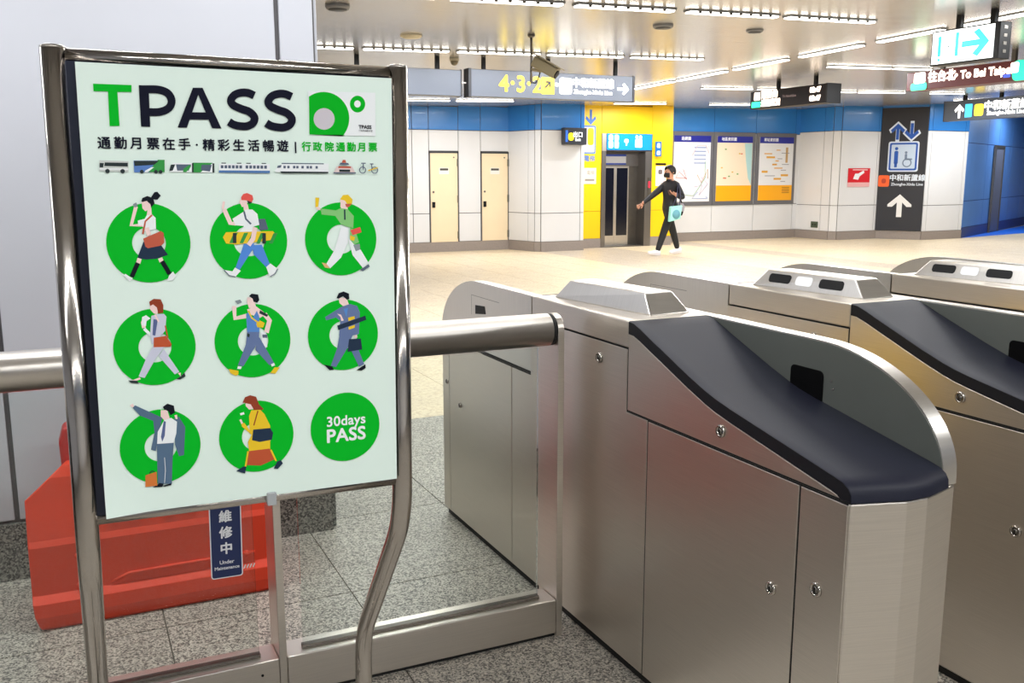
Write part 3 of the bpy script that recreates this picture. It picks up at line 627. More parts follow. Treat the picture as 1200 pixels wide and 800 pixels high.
for n_, (a, b) in enumerate(((6.42, 7.03), (7.50, 8.11))):
    d = bpy.data.objects.new('door_%d' % (n_ + 1), None); COL.objects.link(d); d.location = (a, DW_Y, 0); struct(d)
    w_ = b - a
    MB().box(0, 0.02, -0.03, 0.1, 0.19, 1.93).build('door_frame', JOINT, d)
    MB().box(w_ - 0.02, w_, -0.03, 0.1, 0.19, 1.93).build('door_frame', JOINT, d)
    MB().box(0, w_, -0.03, 0.1, 1.90, 1.93).build('door_frame', DARKGREY, d)
    lf = box('door_leaf', DOOR, d, 0.022, w_ - 0.022, -0.02, 0.03, 0.19, 1.90, 0.004)
    box('skirting', GREYBASE, d, 0, w_, -0.024, 0.05, 0, 0.188)
    for z in (0.32, 1.02, 1.72): box('hinge', STEEL_DARK, d, w_ - 0.035, w_ - 0.005, -0.04, -0.015, z - 0.07, z + 0.07)
    MB().box(0.05, 0.11, -0.045, -0.02, 0.86, 0.97).build('handle', BLACK, d, 0.006)
    MB().lathe([(0.02, -0.032), (0.02, -0.02)], 12, (0.08, 0, 1.16), 'y').build('lock', STEEL_DARK, d)
    pl = box('plaque', mat('plaque_white', (236, 234, 228), 0.5), d, w_ / 2 - 0.1, w_ / 2 + 0.1, -0.024, -0.02, 1.5, 1.62)
    box('plaque_print', mat('plaque_ink', (70, 66, 60), 0.6), pl, w_ / 2 - 0.085, w_ / 2 + 0.085, -0.026, -0.024, 1.57, 1.61)
    MB().lathe([(0.014, -0.03), (0.014, -0.02)], 10, (w_ - 0.1, 0, 1.82), 'y').build('vent_plug', STEEL_DARK, d)
# first pillar
wall_run('wall_pillar_left', (8.11, 17.45), (8.33, 16.70), [0.60], STD, core=0.05)
wall_run('wall_pillar_left_corner', (8.33, 16.70), (8.41, 16.6), [], STD, core=0.04)
wall_run('wall_pillar_left_front', (8.41, 16.6), (9.35, 16.6), [0.86], STD)
wall_run('wall_pillar_left_return', (9.35, 16.6), (9.35, 17.0), [], STD, core=0.05)
# yellow lift wall
YB = [(0, 0.19, GREYBASE, 'base'), (0.19, 0.745, YELLOW, 'panel'), (0.745, 3.2, YELLOW, 'panel')]
LY = 17.0
wall_run('wall_lift_left', (9.35, LY), (9.98, LY), [], YB, gap=0.004, jm=mat('yellow_joint', (170, 130, 20), 0.6))
wall_run('wall_lift_right', (11.19, LY), (11.71, LY), [], YB, gap=0.004, jm=MATS['yellow_joint'])
w = struct(MB().box(9.98, 11.19, LY, LY + 0.14, 2.31, zc(11.19)).build('wall_lift_top', MATS['yellow_joint']))
MB().box(9.984, 11.186, LY - 0.016, LY + 0.002, 2.31, zc(9.98)).build('wall_panel', YELLOW, w)
wall_run('wall_lift_return', (11.71, LY), (11.71, 17.75), [], YB, core=0.05, jm=MATS['yellow_joint'])
# map wall
MB_ = [(0, 0.19, GREYBASE, 'base'), (0.19, 0.80, WHITE_PANEL, 'panel'), (0.80, 2.40, WHITE_PANEL, 'panel'), (2.40, 3.2, BLUE_PANEL, 'panel')]
MY = 17.75
wall_run('wall_map', (11.71, MY), (15.82, MY), [0.42, 1.62, 2.80, 3.96], MB_)
# second pillar
P2B = [(0, 0.19, GREYBASE, 'base'), (0.19, 0.78, WHITE_PANEL, 'panel'), (0.78, 2.45, WHITE_PANEL, 'panel'), (2.45, 3.2, BLUE_PANEL, 'panel')]
wall_run('wall_pillar_right', (15.82, 17.75), (15.90, 16.75), [0.75], P2B, core=0.05)
wall_run('wall_pillar_right_corner', (15.90, 16.75), (16.0, 16.6), [], P2B, core=0.04)
wall_run('wall_pillar_right_front', (16.0, 16.6), (17.2, 16.6), [1.1], P2B)
wall_run('wall_sign_face', (17.2, 16.6), (17.76, 15.78), [], P2B, core=0.05)
wall_run('wall_corridor_pier', (17.76, 15.78), (19.05, 15.78), [0.12, 1.18], P2B)
# corridor: the blue light on it is put into the wall's colours
CORR = mat('blue_lit_corridor_panel', (74, 126, 196), 0.45, noise=0.05, nscale=2)
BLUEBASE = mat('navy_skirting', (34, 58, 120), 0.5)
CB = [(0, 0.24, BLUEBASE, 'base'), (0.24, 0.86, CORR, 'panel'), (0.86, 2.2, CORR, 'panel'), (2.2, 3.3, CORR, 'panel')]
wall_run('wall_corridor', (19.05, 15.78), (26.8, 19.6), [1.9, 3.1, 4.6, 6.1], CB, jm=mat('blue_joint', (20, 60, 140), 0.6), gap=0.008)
door3 = struct(bpy.data.objects.new('door_3', None)); COL.objects.link(door3)
door3.location = (21.35, 16.9, 0); door3.rotation_euler = (0, 0, math.atan2(3.82, 7.75))
box('door_leaf', mat('corridor_door_grey', (86, 92, 112), 0.5), door3, 0.08, 0.95, -0.045, -0.02, 0.02, 2.12)
box('door_frame', STEEL_DARK, door3, 0, 0.08, -0.06, -0.018, 0, 2.2); box('door_frame', STEEL_DARK, door3, 0.95, 1.03, -0.06, -0.018, 0, 2.2); box('door_frame', STEEL_DARK, door3, 0.08, 0.95, -0.06, -0.018, 2.12, 2.2)
# rest of the hall, out of the picture
wall_run('wall_right', (26.9, 20), (26.9, -5), [3, 6, 9, 12, 15, 18, 21], [(0, 0.19, GREYBASE, 'base'), (0.19, 2.335, WHITE_PANEL, 'panel'), (2.335, 3.4, BLUE_PANEL, 'panel')])
wall_run('wall_behind', (27, -4.9), (-4, -4.9), [4, 8, 12, 16, 20, 24, 28], [(0, 0.19, GREYBASE, 'base'), (0.19, 2.335, WHITE_PANEL, 'panel'), (2.335, 3.4, BLUE_PANEL, 'panel')])
wall_run('wall_side', (-3.95, -5), (-3.95, 3.88), [2, 4, 6, 8], [(0, 0.222, GRANITE_D, 'base'), (0.226, 3.2, NEAR_PANEL, 'panel')])

struct(MB().prism([(19.1, 15.80), (26.8, 19.5), (26.8, 17.4), (22.9, 16.55)], 'z', 0.0, 0.004).build('floor_corridor', mat('blue_floor_slab', (24, 104, 220), 0.5, noise=0.04, nscale=6)))  # thin slab over the tiles, the floor's blue put into its colour

# ================================================================== TICKET GATES
def bow(x, hw=0.16):          # plan outline of the bowed end
    x = abs(x)
    return -1.248 if x < 0.03 else -1.248 + (x - 0.03) / (hw - 0.03) * 0.037
PAD_TOP = [(-0.322, 1.094), (-0.350, 1.091), (-0.385, 1.080), (-0.43, 1.062), (-0.62, 0.991), (-0.70, 0.964), (-0.74, 0.953), (-0.80, 0.940), (-1.165, 0.872), (-1.19, 0.866), (-1.205, 0.857), (-1.213, 0.845), (-1.215, 0.826)]
PAD_BOT = [(y, max(0.826, z - 0.010)) for y, z in [(-0.322, 1.066), (-0.350, 1.064), (-0.385, 1.053), (-0.43, 1.036), (-0.62, 0.966), (-0.70, 0.939), (-0.74, 0.928), (-0.80, 0.915), (-1.155, 0.849), (-1.175, 0.844), (-1.183, 0.838), (-1.186, 0.832), (-1.187, 0.826)]]
def add_lock(parent, y, z, side=-1, r=0.017):
    x = side * 0.1605
    lk = MB().lathe([(r, 0), (r, side * 0.004), (r * 0.82, side * 0.007), (r * 0.62, side * 0.0045), (r * 0.58, side * 0.001)], 20, (x, y, z), 'x').build('lock', CHROME, parent)
    MB().lathe([(r * 0.5, 0), (r * 0.5, side * 0.005), (0.0001, side * 0.006)], 14, (x, y, z), 'x').build('cylinder', STEEL_DARK, lk)
    MB().box(x + side * 0.005, x + side * 0.0072, y - 0.0012, y + 0.0012, z - 0.006, z + 0.006).build('keyhole', BLACK, lk)
def rounded(w, h, r, n=4):
    pts = []
    for cx, cy, a0 in ((w / 2 - r, h / 2 - r, 0), (-w / 2 + r, h / 2 - r, PI / 2), (-w / 2 + r, -h / 2 + r, PI), (w / 2 - r, -h / 2 + r, 1.5 * PI)):
        for i in range(n + 1):
            t = a0 + i * PI / 2 / n; pts.append((cx + r * math.cos(t), cy + r * math.sin(t)))
    return pts
READER = mat('reader_black', (4, 4, 5), 0.6, spec=0.1)
DISPLAY = mat('pale_sensor_window', (232, 234, 236), 0.3, emit=0.25)
def make_gate(label, loc, sensors_left=True):
    g = thing('ticket_gate', label, 'ticket gate', loc, 0, 'ticket gates in a row')
    plan = [(-0.1565, -1.211), (-0.03, -1.248), (0.03, -1.248), (0.1565, -1.211), (0.1565, 1.211), (0.03, 1.248), (-0.03, 1.248), (-0.1565, 1.211)]
    MB().prism([(x * 0.93, y * 0.988) for x, y in plan], 'z', 0, 0.028).build('plinth', SEAM, g)
    MB().prism(plan, 'z', 0.028, 0.822).build('cabinet', STEEL, g, 0.004)
    MB().box(-0.1562, 0.1562, -0.318, 0.318, 0.822, 1.011).build('neck', SEAM, g)
    MB().box(-0.16, 0.16, -0.319, 0.319, 1.014, 1.094).build('cap', STEEL, g, 0.005, 3)
    x0, x1 = -0.1602, -0.1570
    bk = MB().box(-0.1571, -0.1566, -1.205, 1.205, 0.032, 0.822).build('seam_backing', SEAM, g); share(bk, g, rot=(0, 0, PI))
    plates = {
        'door': [(-1.057, 0.034), (-0.435, 0.034), (-0.435, 0.818), (-1.057, 0.818)],
        'narrow_door': [(-1.207, 0.034), (-1.0635, 0.034), (-1.0635, 0.818), (-1.207, 0.818)],
        'side_panel': [(-0.429, 0.034), (0.484, 0.034), (0.484, 0.808), (0.326, 0.808), (0.326, 1.009), (-0.316, 1.009), (-0.316, 0.820), (-0.429, 0.820)],
        'wedge_panel': [(-1.19, 0.8275), (-0.322, 0.8275), (-0.322, 1.063)] + [(y, z - 0.002) for y, z in PAD_BOT[1:10]],
        'far_panel': [(0.489, 0.034), (1.128, 0.034), (1.128, 0.808), (0.489, 0.808)],
        'far_edge_panel': [(1.132, 0.034), (1.207, 0.034), (1.207, 0.808), (1.132, 0.808)],
    }
    for n_, pts in plates.items():
        a = MB().prism(pts, 'x', x0, x1).build(n_, STEEL, g, 0.0012, 2)
        share(a, g, rot=(0, 0, PI))
    # wedge core under the pad
    core = MB().prism([(-1.18, 0.822), (-0.3225, 0.822), (-0.3225, 1.06)] + [(y, z - 0.001) for y, z in PAD_BOT[1:11]], 'x', -0.1562, 0.114).build('wedge_core', SEAM, g)
    share(core, g, rot=(0, 0, PI))
    # sloping charcoal pad
    xs = [-0.1605, -0.157, -0.13, -0.08, -0.03, 0.03, 0.07, 0.11, 0.1145]
    pm = MB(); n = len(PAD_TOP); vs = []
    for i, x in enumerate(xs):
        e = 0.003 if i == 0 else 0.0
        b = bow(x) + 1.211
        for prof, sg in ((PAD_TOP, -e), (PAD_BOT, e)):
            for y, z in prof:
                k = max(0.0, min(1.0, (-y - 1.0) / 0.2))
                vs.append((x, y + (b - 0.0) * k - 0.002 * k, z + sg * 0.5))
    fs = []
    for i in range(len(xs) - 1):
        a, c = i * 2 * n, (i + 1) * 2 * n
        for k in range(n - 1):
            fs.append((a + k, a + k + 1, c + k + 1, c + k)); fs.append((a + n + k, c + n + k, c + n + k + 1, a + n + k + 1))
        fs.append((a + n - 1, a + 2 * n - 1, c + 2 * n - 1, c + n - 1)); fs.append((a, c, c + n, a + n))
    for a in (0, (len(xs) - 1) * 2 * n):
        for k in range(n - 1): fs.append((a + k, a + n + k, a + n + k + 1, a + k + 1))
    pm.add(vs, fs, 0, True)
    pad = pm.build('pad', PAD, g)
    md = pad.modifiers.new('es', 'EDGE_SPLIT'); md.split_angle = math.radians(50)
    share(pad, g, rot=(0, 0, PI))
    em_ = MB()
    for k in range(n - 1):
        (ya, za), (yb, zb) = PAD_TOP[k], PAD_TOP[k + 1]; (yc, zc_), (yd, zd) = PAD_BOT[k + 1], PAD_BOT[k]
        em_.add([(-0.1612, ya, za - 0.0015), (-0.1612, yb - 0.0005, zb - 0.0015), (-0.1612, yc, zc_), (-0.1612, yd, zd), (-0.1590, ya, za - 0.0015), (-0.1590, yb - 0.0005, zb - 0.0015), (-0.1590, yc, zc_), (-0.1590, yd, zd)],
                [(0, 1, 2, 3), (4, 5, 6, 7), (0, 1, 5, 4), (2, 3, 7, 6)])
    ed = em_.build('pad_side_shade', EDGE, g); share(ed, g, rot=(0, 0, PI))  # strip over the pad's side, coloured dark for the shade there
    # fins: rounded guard plates, near right and far left
    arc = [(-0.80 - 0.411 * math.sin(t), 0.845 + 0.249 * math.cos(t)) for t in [i * PI / 2 / 18 for i in range(19)]]
    prof = [(-0.3225, 0.822), (-0.3225, 1.094)] + arc + [(-1.211, 0.824)]
    fin = MB().prism(prof, 'x', 0.117, 0.1602, smooth=True).build('fin', STEEL_V, g)
    md = fin.modifiers.new('es', 'EDGE_SPLIT'); md.split_angle = math.radians(40)
    share(fin, g, rot=(0, 0, PI))
    inner = MB().prism([(y * 0.997 - 0.002, z - 0.004) for y, z in prof], 'x', 0.1155, 0.1175).build('fin_lining', FIN_IN, g)
    share(inner, g, rot=(0, 0, PI))
    rd = MB().prism([(y - 0.765, z + 0.955) for y, z in rounded(0.122, 0.118, 0.014)], 'x', 0.1130, 0.1165).build('reader_window', READER, g, 0.001)
    share(rd, g, rot=(0, 0, PI))
    for yy, zz in ((-0.855, 0.995), (-0.862, 0.975)):
        s_ = MB().lathe([(0.003, 0.1135), (0.003, 0.1160)], 8, (0, yy, zz), 'x').build('rivet', CHROME, g); share(s_, g, rot=(0, 0, PI))
    tw = MB().prism([(-0.83, 0.962), (-0.725, 0.974), (-0.735, 1.004), (-0.83, 0.998)], 'x', 0.1598, 0.1612).build('token_window', BLACK, g); share(tw, g, rot=(0, 0, PI))
    # engraved outline around it
    em = MB()
    for a, b_ in (((-0.87, 0.955), (-0.87, 1.035)), ((-0.87, 1.035), (-0.60, 1.035))):
        em.box(0.1598, 0.1606, min(a[0], b_[0]) - 0.0008, max(a[0], b_[0]) + 0.0008, min(a[1], b_[1]) - 0.0008, max(a[1], b_[1]) + 0.0008)
    e_ = em.build('engraved_outline', STEEL_DARK, g); share(e_, g, rot=(0, 0, PI))
    # seam between fin and cabinet on the outer face
    s_ = MB().box(0.1592, 0.1604, -0.76, -0.326, 0.8075, 0.8145).build('seam_gap', SEAM, g); share(s_, g, rot=(0, 0, PI))
    # hood
    base = [(-0.045, -0.262), (0.106, -0.255), (0.045, 0.262), (-0.106, 0.255)]
    topp = [(-0.032, -0.205), (0.070, -0.198), (0.032, 0.205), (-0.070, 0.198)]
    hv = [(x, y, 1.093) for x, y in base] + [(x * 1.02, y * 1.02 + 0.0, 1.158) for x, y in topp]
    MB().add(hv, [(3, 2, 1, 0), (4, 5, 6, 7), (0, 1, 5, 4), (1, 2, 6, 5), (2, 3, 7, 6), (3, 0, 4, 7)]).build('hood', STEEL_V, g, 0.006, 3)
    # sensor windows on the hood's long faces
    def face_items(sign):
        bl, tl, bf, tf = Vector(hv[0]), Vector(hv[4]), Vector(hv[3]), Vector(hv[7])
        for a, w, m in ((0.26, 0.105, BLACK), (0.53, 0.075, DISPLAY), (0.78, 0.105, BLACK)):
            c = (bl * (1 - a) + bf * a) * 0.45 + (tl * (1 - a) + tf * a) * 0.55
            e1 = (bf - bl).normalized(); e2 = ((tl + tf) - (bl + bf)).normalized(); nrm = e2.cross(e1)
            if nrm.x > 0: nrm = -nrm
            pts = rounded(w, 0.034, 0.011)
            v = [c + e1 * p[0] + e2 * p[1] + nrm * 0.0005 for p in pts] + [c + e1 * p[0] + e2 * p[1] + nrm * 0.003 for p in pts]
            k = len(pts)
            o = MB().add(v, [tuple(range(k)), tuple(range(k, 2 * k))] + [(i, (i + 1) % k, k + (i + 1) % k, k + i) for i in range(k)]).build('sensor_window' if m is BLACK else 'display_window', m, g)
            if sign > 0: o.rotation_euler = (0, 0, PI)
    if sensors_left: face_items(-1)
    face_items(1)
    MB().prism([(y, z + 0.76) for y, z in rounded(0.44, 0.36, 0.03)], 'x', 0.1600, 0.1625).build('flap_cover', YELLOW, g)
    for y, z in ((-0.157, 0.957), (-0.768, 0.874), (-0.982, 0.538), (-1.13, 0.596)): add_lock(g, y, z)
    for y, z in ((1.0, 0.545), (1.15, 0.62)): add_lock(g, y, z, -1, 0.011)
    return g
GX, GY = 1.631, 2.652
g1 = make_gate('nearest steel ticket gate, beside the end of the tubular railing', (GX, GY, 0), sensors_left=False)
g2 = make_gate('second steel ticket gate from the railing, black sensor windows on its hood', (GX + 0.86, GY, 0))
for k, lab in ((2, 'third steel ticket gate from the railing, partly behind the second'), (3, 'farthest steel ticket gate, at the right edge behind the third')):
    g = copy_tree(g2); g.location = (GX + 0.86 * k, GY, 0); g['label'] = lab

# ================================================================== RAILING
rl = thing('glass_railing', 'low glass railing with a thick steel tube handrail, behind the poster stand', 'railing', (0, 2.65, 0))
x_end = 1.392
MB().tube([(-3.9, 0, 1.029), (1.366, 0, 1.029)], 0.052, 40).build('handrail', STEEL_TUBE, rl)
MB().tube([(1.364, 0, 1.029), (1.380, 0, 1.029)], 0.0505, 40).build('gasket', SEAM, rl)
def plate(x, top):
    pts = [(-0.05, 0), (-0.05, top - 0.02), (-0.03, top), (0.078, top), (0.078, 0)]
    return MB().prism(pts, 'x', x - 0.011, x + 0.011).build('post', STEEL, rl, 0.002)
# end plate rises over the tube's end as a rounded tab
pts = [(-0.05, 0.0)] + [(0.052 * math.cos(t), 1.029 + 0.052 * math.sin(t)) for t in [PI - i * PI / 14 for i in range(15)]] + [(0.078, 0.93), (0.078, 0.0)]
pts[0] = (-0.052, 0.0)
MB().prism(pts, 'x', 1.380, 1.402).build('post', STEEL, rl, 0.002)
for x in (0.482, -0.43, -1.34): plate(x, 0.985)
for a, b in ((0.494, 1.379), (-0.418, 0.470), (-1.328, -0.442), (-3.9, -1.352)):
    MB().box(a, b, -0.053, 0.05, 0.012, 0.130).build('base_rail', STEEL, rl, 0.003)
    MB().box(a + 0.002, b - 0.002, -0.045, 0.045, 0.0, 0.012).build('base_shadow_gap', SEAM, rl)
    gp = MB().box(a + 0.055, b - 0.05, -0.014, -0.004, 0.131, 0.975).build('glass_pane', GLASS, rl)
    MB().box(a + 0.052, b - 0.047, -0.020, 0.002, 0.1305, 0.139).build('glass_channel', STEEL_DARK, gp)
MB().lathe([(0.004, -0.055), (0.004, -0.053)], 8, (0.42, 0, 0.09), 'y').build('screw', BLACK, rl)

tp_ = MB()
for i in range(7):
    x = 0.362 + i * 0.0085
    tp_.add([(x, -0.0148, 0.409), (x + 0.004, -0.0148, 0.409), (x + 0.009, -0.0148, 0.420), (x + 0.005, -0.0148, 0.420)], [(0, 1, 2, 3)])
tp_ = tp_.build('hatched_tape', mat('white_tape', (226, 222, 220), 0.5), rl); tp_['kind'] = 'stuff'

# ---- repair notice on the pane
NAVY = mat('navy_sign_print', (28, 44, 92), 0.35); SIGNWHITE = mat('white_sign_print', (240, 242, 246), 0.4)
ns = thing('repair_notice', 'navy upright repair notice with white Chinese characters, on the railing glass', 'sign', (0.334, 2.632, 0.0), 0)
ns.rotation_euler = (0, 0.02, 0)
MB().prism([(x, z + 0.500) for x, z in rounded(0.087, 0.215, 0.008)], 'y', -0.0015, 0.0).build('border', SIGNWHITE, ns)
MB().prism([(x, z + 0.500) for x, z in rounded(0.081, 0.209, 0.006)], 'y', -0.0022, -0.0014).build('plate', NAVY, ns)
for c_, z in (('維', 0.572), ('修', 0.525), ('中', 0.478)): text('lettering', c_, 0.036, SIGNWHITE, ns, (0, -0.0026, z), bold=0.0012)
text('lettering', 'Under', 0.0155, SIGNWHITE, ns, (0, -0.0026, 0.4395), bold=0.0003)
text('lettering', 'Maintenance', 0.0135, SIGNWHITE, ns, (0, -0.0026, 0.4225), bold=0.0003)

# ================================================================== RED BARRIER
br = thing('road_barrier', 'orange-red plastic water barrier on the floor behind the railing glass', 'barrier', (0.212, 3.56, 0))
prof = [(-0.19, 0.0), (-0.20, 0.012), (-0.205, 0.05), (-0.200, 0.095), (-0.176, 0.118), (-0.170, 0.285), (-0.160, 0.305), (-0.128, 0.44), (-0.112, 0.505), (-0.090, 0.540), (0.090, 0.540), (0.112, 0.505), (0.128, 0.44), (0.160, 0.305), (0.170, 0.285), (0.176, 0.118), (0.200, 0.095), (0.205, 0.05), (0.20, 0.012), (0.19, 0.0)]
secs = []
for x, s in ((-0.405, 0.80), (-0.400, 0.93), (-0.385, 0.985), (-0.365, 1.0), (0.365, 1.0), (0.385, 0.985), (0.398, 0.93), (0.402, 0.80)):
    ring = []
    for y, z in prof:
        zz = z
        # the shoulders of the ends slope in towards the top
        xx = x * (0.80 if y > 0 else 1.0)
        if z > 0.44: xx = xx * (1 - 0.30 * (z - 0.44) / 0.10)
        if z < 0.06: xx *= 0.955 + 0.045 * z / 0.06
        ring.append((xx, y * (0.86 + 0.14 * s), max(0, 0.02 * (1 - s)) + zz * (0.965 + 0.035 * s)))
    secs.append(ring)
bm_ = MB(); n = len(prof); vs = [p for r_ in secs for p in r_]; fs = []
for i in range(len(secs) - 1):
    for k in range(n):
        fs.append((i * n + k, i * n + (k + 1) % n, (i + 1) * n + (k + 1) % n, (i + 1) * n + k))
fs.append(tuple(range(n))); fs.append(tuple(range((len(secs) - 1) * n, len(secs) * n)))
bm_.add(vs, fs, 0, False)
bd = bm_.build('body', RED_PLASTIC, br, 0.008, 3)
# connector loop on the top behind
MB().prism([(-0.285, 0.50), (-0.288, 0.60), (-0.272, 0.655), (-0.22, 0.675), (0.22, 0.675), (0.25, 0.655), (0.26, 0.60), (0.26, 0.50)], 'y', -0.04, 0.05).build('grip_top', RED_DARK, br, 0.012, 3)
for x, z in ((-0.255, 0.24), (-0.255, 0.135), (0.29, 0.35), (0.30, 0.15), (0.26, 0.10)):
    MB().lathe([(0.013, 0.0), (0.011, -0.008), (0.0001, -0.011)], 14, (x, -0.176 if z < 0.3 else -0.145, z), 'y').build('plug', RED_PLASTIC, br)
# raised letters on the sloping face
for c_, x in (('S', -0.135), ('U', -0.075), ('P', -0.015), ('E', 0.045), ('R', 0.105)):
    o = text('raised_letter', c_, 0.085, RED_PLASTIC, br, (x, -0.148, 0.352), rot=(math.radians(77), 0, 0), bold=0.0, extrude=0.008)
# pressed groove
MB().tube([(-0.16, -0.174, 0.125), (-0.10, -0.178, 0.150), (0.05, -0.178, 0.152), (0.33, -0.178, 0.152)], 0.006, 8).build('moulded_rib', RED_PLASTIC, br)

# ================================================================== POSTER STAND
st = thing('poster_stand', 'tubular chrome poster stand with bent legs in front of the railing', 'stand', (0.284, 1.70, 0))
st.rotation_euler = (0, 0.0096, 0)
XL, XR = -0.2975, 0.2735
def smooth_path(pts, r=0.06, n=7):
    out = [Vector(pts[0])]
    for a, b, c in zip(pts[:-2], pts[1:-1], pts[2:]):
        a, b, c = Vector(a), Vector(b), Vector(c)
        p, q = b + (a - b).normalized() * r, b + (c - b).normalized() * r
        for i in range(n + 1):
            t = i / n; out.append(p * (1 - t) ** 2 + b * 2 * t * (1 - t) + q * t * t)
    out.append(Vector(pts[-1])); return out
for x in (XL, XR):
    p = MB().tube(smooth_path([(x, 0.02, 1.712), (x, 0.02, 0.845), (x, 0.325, 0.455), (x, 0.325, 0.022)], 0.075), 0.0195, 24).build('post', CHROME, st)
    MB().lathe([(0.0188, 1.712), (0.0188, 1.716), (0.012, 1.7185), (0.0001, 1.719)], 20, (x, 0.02, 0)).build('end_cap', CHROME, p)
    MB().tube([(x, 0.02, 0.016), (x, 0.56, 0.016)], 0.016, 14).build('foot', CHROME, st)
MB().tube([(XL, 0.325, 0.06), (XR, 0.325, 0.06)], 0.0125, 14).build('stretcher', CHROME, st)
MB().tube([(XL + 0.017, 0.02, 1.703), (XR - 0.017, 0.02, 1.703)], 0.0115, 18).build('top_bar', CHROME, st)
MB().tube([(XL + 0.017, 0.02, 0.928), (XR - 0.017, 0.02, 0.928)], 0.0105, 18).build('bottom_bar', CHROME, st)
box('back_panel', mat('back_panel_blue_grey', (44, 48, 62), 0.25, 0.6), st, XL + 0.016, XR - 0.016, 0.012, 0.020, 0.936, 1.694)
MB().box(0.006, 0.023, -0.004, 0.012, 0.917, 0.942).build('clip', mat('clear_clip', (168, 172, 174), 0.25), st, 0.002)

# ---- the poster
po = thing('poster', 'pale green-white poster with green rings and walking figures, on the chrome stand', 'poster', (0.0155, 1.70, 0))
po.rotation_euler = (0, 0.0096, 0)
PAPER = mat('poster_paper', (228, 245, 236), 0.6, spec=0.25, noise=0.012, nscale=3)
PM = {'green': (0, 186, 40), 'green2': (0, 180, 34), 'ink': (20, 22, 40), 'white': (240, 244, 246), 'pale': (206, 200, 208), 'silver': (206, 212, 208), 'dark': (48, 58, 60), 'blue': (92, 130, 196),
      'leaf': (60, 156, 76), 'slate': (92, 104, 124), 'blue2': (84, 124, 178), 'blush': (226, 206, 204), 'brick': (196, 96, 74), 'gold': (238, 200, 48), 'hair': (22, 26, 36), 'skin': (246, 216, 212),
      'steelc': (140, 152, 156), 'navy': (38, 54, 76), 'coral': (232, 92, 84), 'denim': (86, 140, 220), 'sage': (136, 200, 124), 'tan': (228, 184, 130), 'brown': (150, 66, 44), 'lilac': (206, 208, 226),
      'indigo': (92, 104, 150), 'rust': (192, 88, 56), 'denim2': (90, 140, 206), 'slateblue': (104, 122, 164), 'slateb2': (88, 112, 138), 'tan2': (214, 122, 60)}
def pmat(c): return mat('print_' + c, PM[c], 0.7, noise=0.01, nscale=4, spec=0.12)
# sheet: slightly curled at its lower left corner
sm_ = MB(); nx, nz = 16, 20; vs = []
for j in range(nz + 1):
    for i in range(nx + 1):
        u = 0.002 + 0.523 * i / nx; v = 0.9385 + 0.756 * j / nz
        c = max(0.0, (0.09 - u) / 0.09) * max(0.0, (1.0 - v) / 0.06)
        vs.append((u, 0.001 - 0.012 * min(1.0, c) ** 1.5, v))
k = len(vs); vs += [(x, y + 0.0006, z) for x, y, z in vs]
fs = []
for j in range(nz):
    for i in range(nx):
        a = j * (nx + 1) + i
        fs.append((a, a + 1, a + nx + 2, a + nx + 1)); fs.append((k + a, k + a + nx + 1, k + a + nx + 2, k + a + 1))
sm_.add(vs, fs, 0, True).build('sheet', PAPER, po)
from mathutils.geometry import tessellate_polygon
def flat_polys(name, items, parent, y0, dy=0.00004):
    mb = MB(); cols = []
    for q, (c, pts) in enumerate(items):
        if c.startswith('~'):                    # ribbon: paired outline, built as quads
            c = c[1:]; n = len(pts) // 2; tris = [(i, i + 1, 2 * n - 2 - i, 2 * n - 1 - i) for i in range(n - 1)]
        else: tris = tessellate_polygon([[Vector((u, v, 0)) for u, v in pts]])
        if c not in cols: cols.append(c)
        y = y0 - dy * q
        mb.add([(u / 1000.0, y, v / 1000.0) for u, v in pts], tris, cols.index(c))
    return mb.build(name, [pmat(c) for c in cols], parent)
Y0 = -0.0003
R_ = 66.2
for i, (cx, cz, rx, rz) in enumerate(RINGS):
    cx = (96.6, 260.8, 425.0)[i % 3]; cz = (1406.0, 1229.0, 1053.3)[i // 3]
    if i < 8:
        pts = []
        for t in range(49): pts.append(('o', t))
        m_ = MB(); n = 48
        vs = [((cx + r_ * math.cos(2 * PI * t / n)) / 1000, Y0, (cz + r_ * math.sin(2 * PI * t / n)) / 1000) for r_ in (R_, R_ * 0.4) for t in range(n)]
        m_.add(vs, [(t, n + t, n + (t + 1) % n, (t + 1) % n) for t in range(n)])
        m_.build('printed_ring', pmat('green'), po)
    else:
        m_ = MB(); n = 48
        m_.add([((cx + R_ * math.cos(2 * PI * t / n)) / 1000, Y0, (cz + R_ * math.sin(2 * PI * t / n)) / 1000) for t in range(n)], [tuple(range(n))])
        m_.build('printed_disc', pmat('green'), po)
        text('lettering', '30days', 0.0265, pmat('white'), po, (0.4262, Y0 - 0.0003, 1.0655), bold=0.0006, spacing=1.04)
        text('lettering', 'PASS', 0.0355, pmat('white'), po, (0.4255, Y0 - 0.0003, 1.0375), bold=0.0010, spacing=1.04)
NAMES = {'lettering': 'logo_lettering', 'card': 'printed_card', 'vehicles': 'printed_vehicles'}
for f_, items in ART.items():
    flat_polys(NAMES.get(f_, 'printed_figure'), items, po, Y0 - 0.0002)
text('lettering', 'TPASS', 0.0088, pmat('ink'), po, (0.4733, Y0 - 0.0012, 1.6063), bold=0.0003)
text('lettering', '行政院通勤月票', 0.0037, pmat('ink'), po, (0.4744, Y0 - 0.0012, 1.5997))
for c_, col, u, v, s in CHARS:
    text('lettering', c_, 0.0205 if s == 13 else 0.0170, pmat(col), po, (u / 1000, Y0 - 0.0003, v / 1000), bold=0.0005)

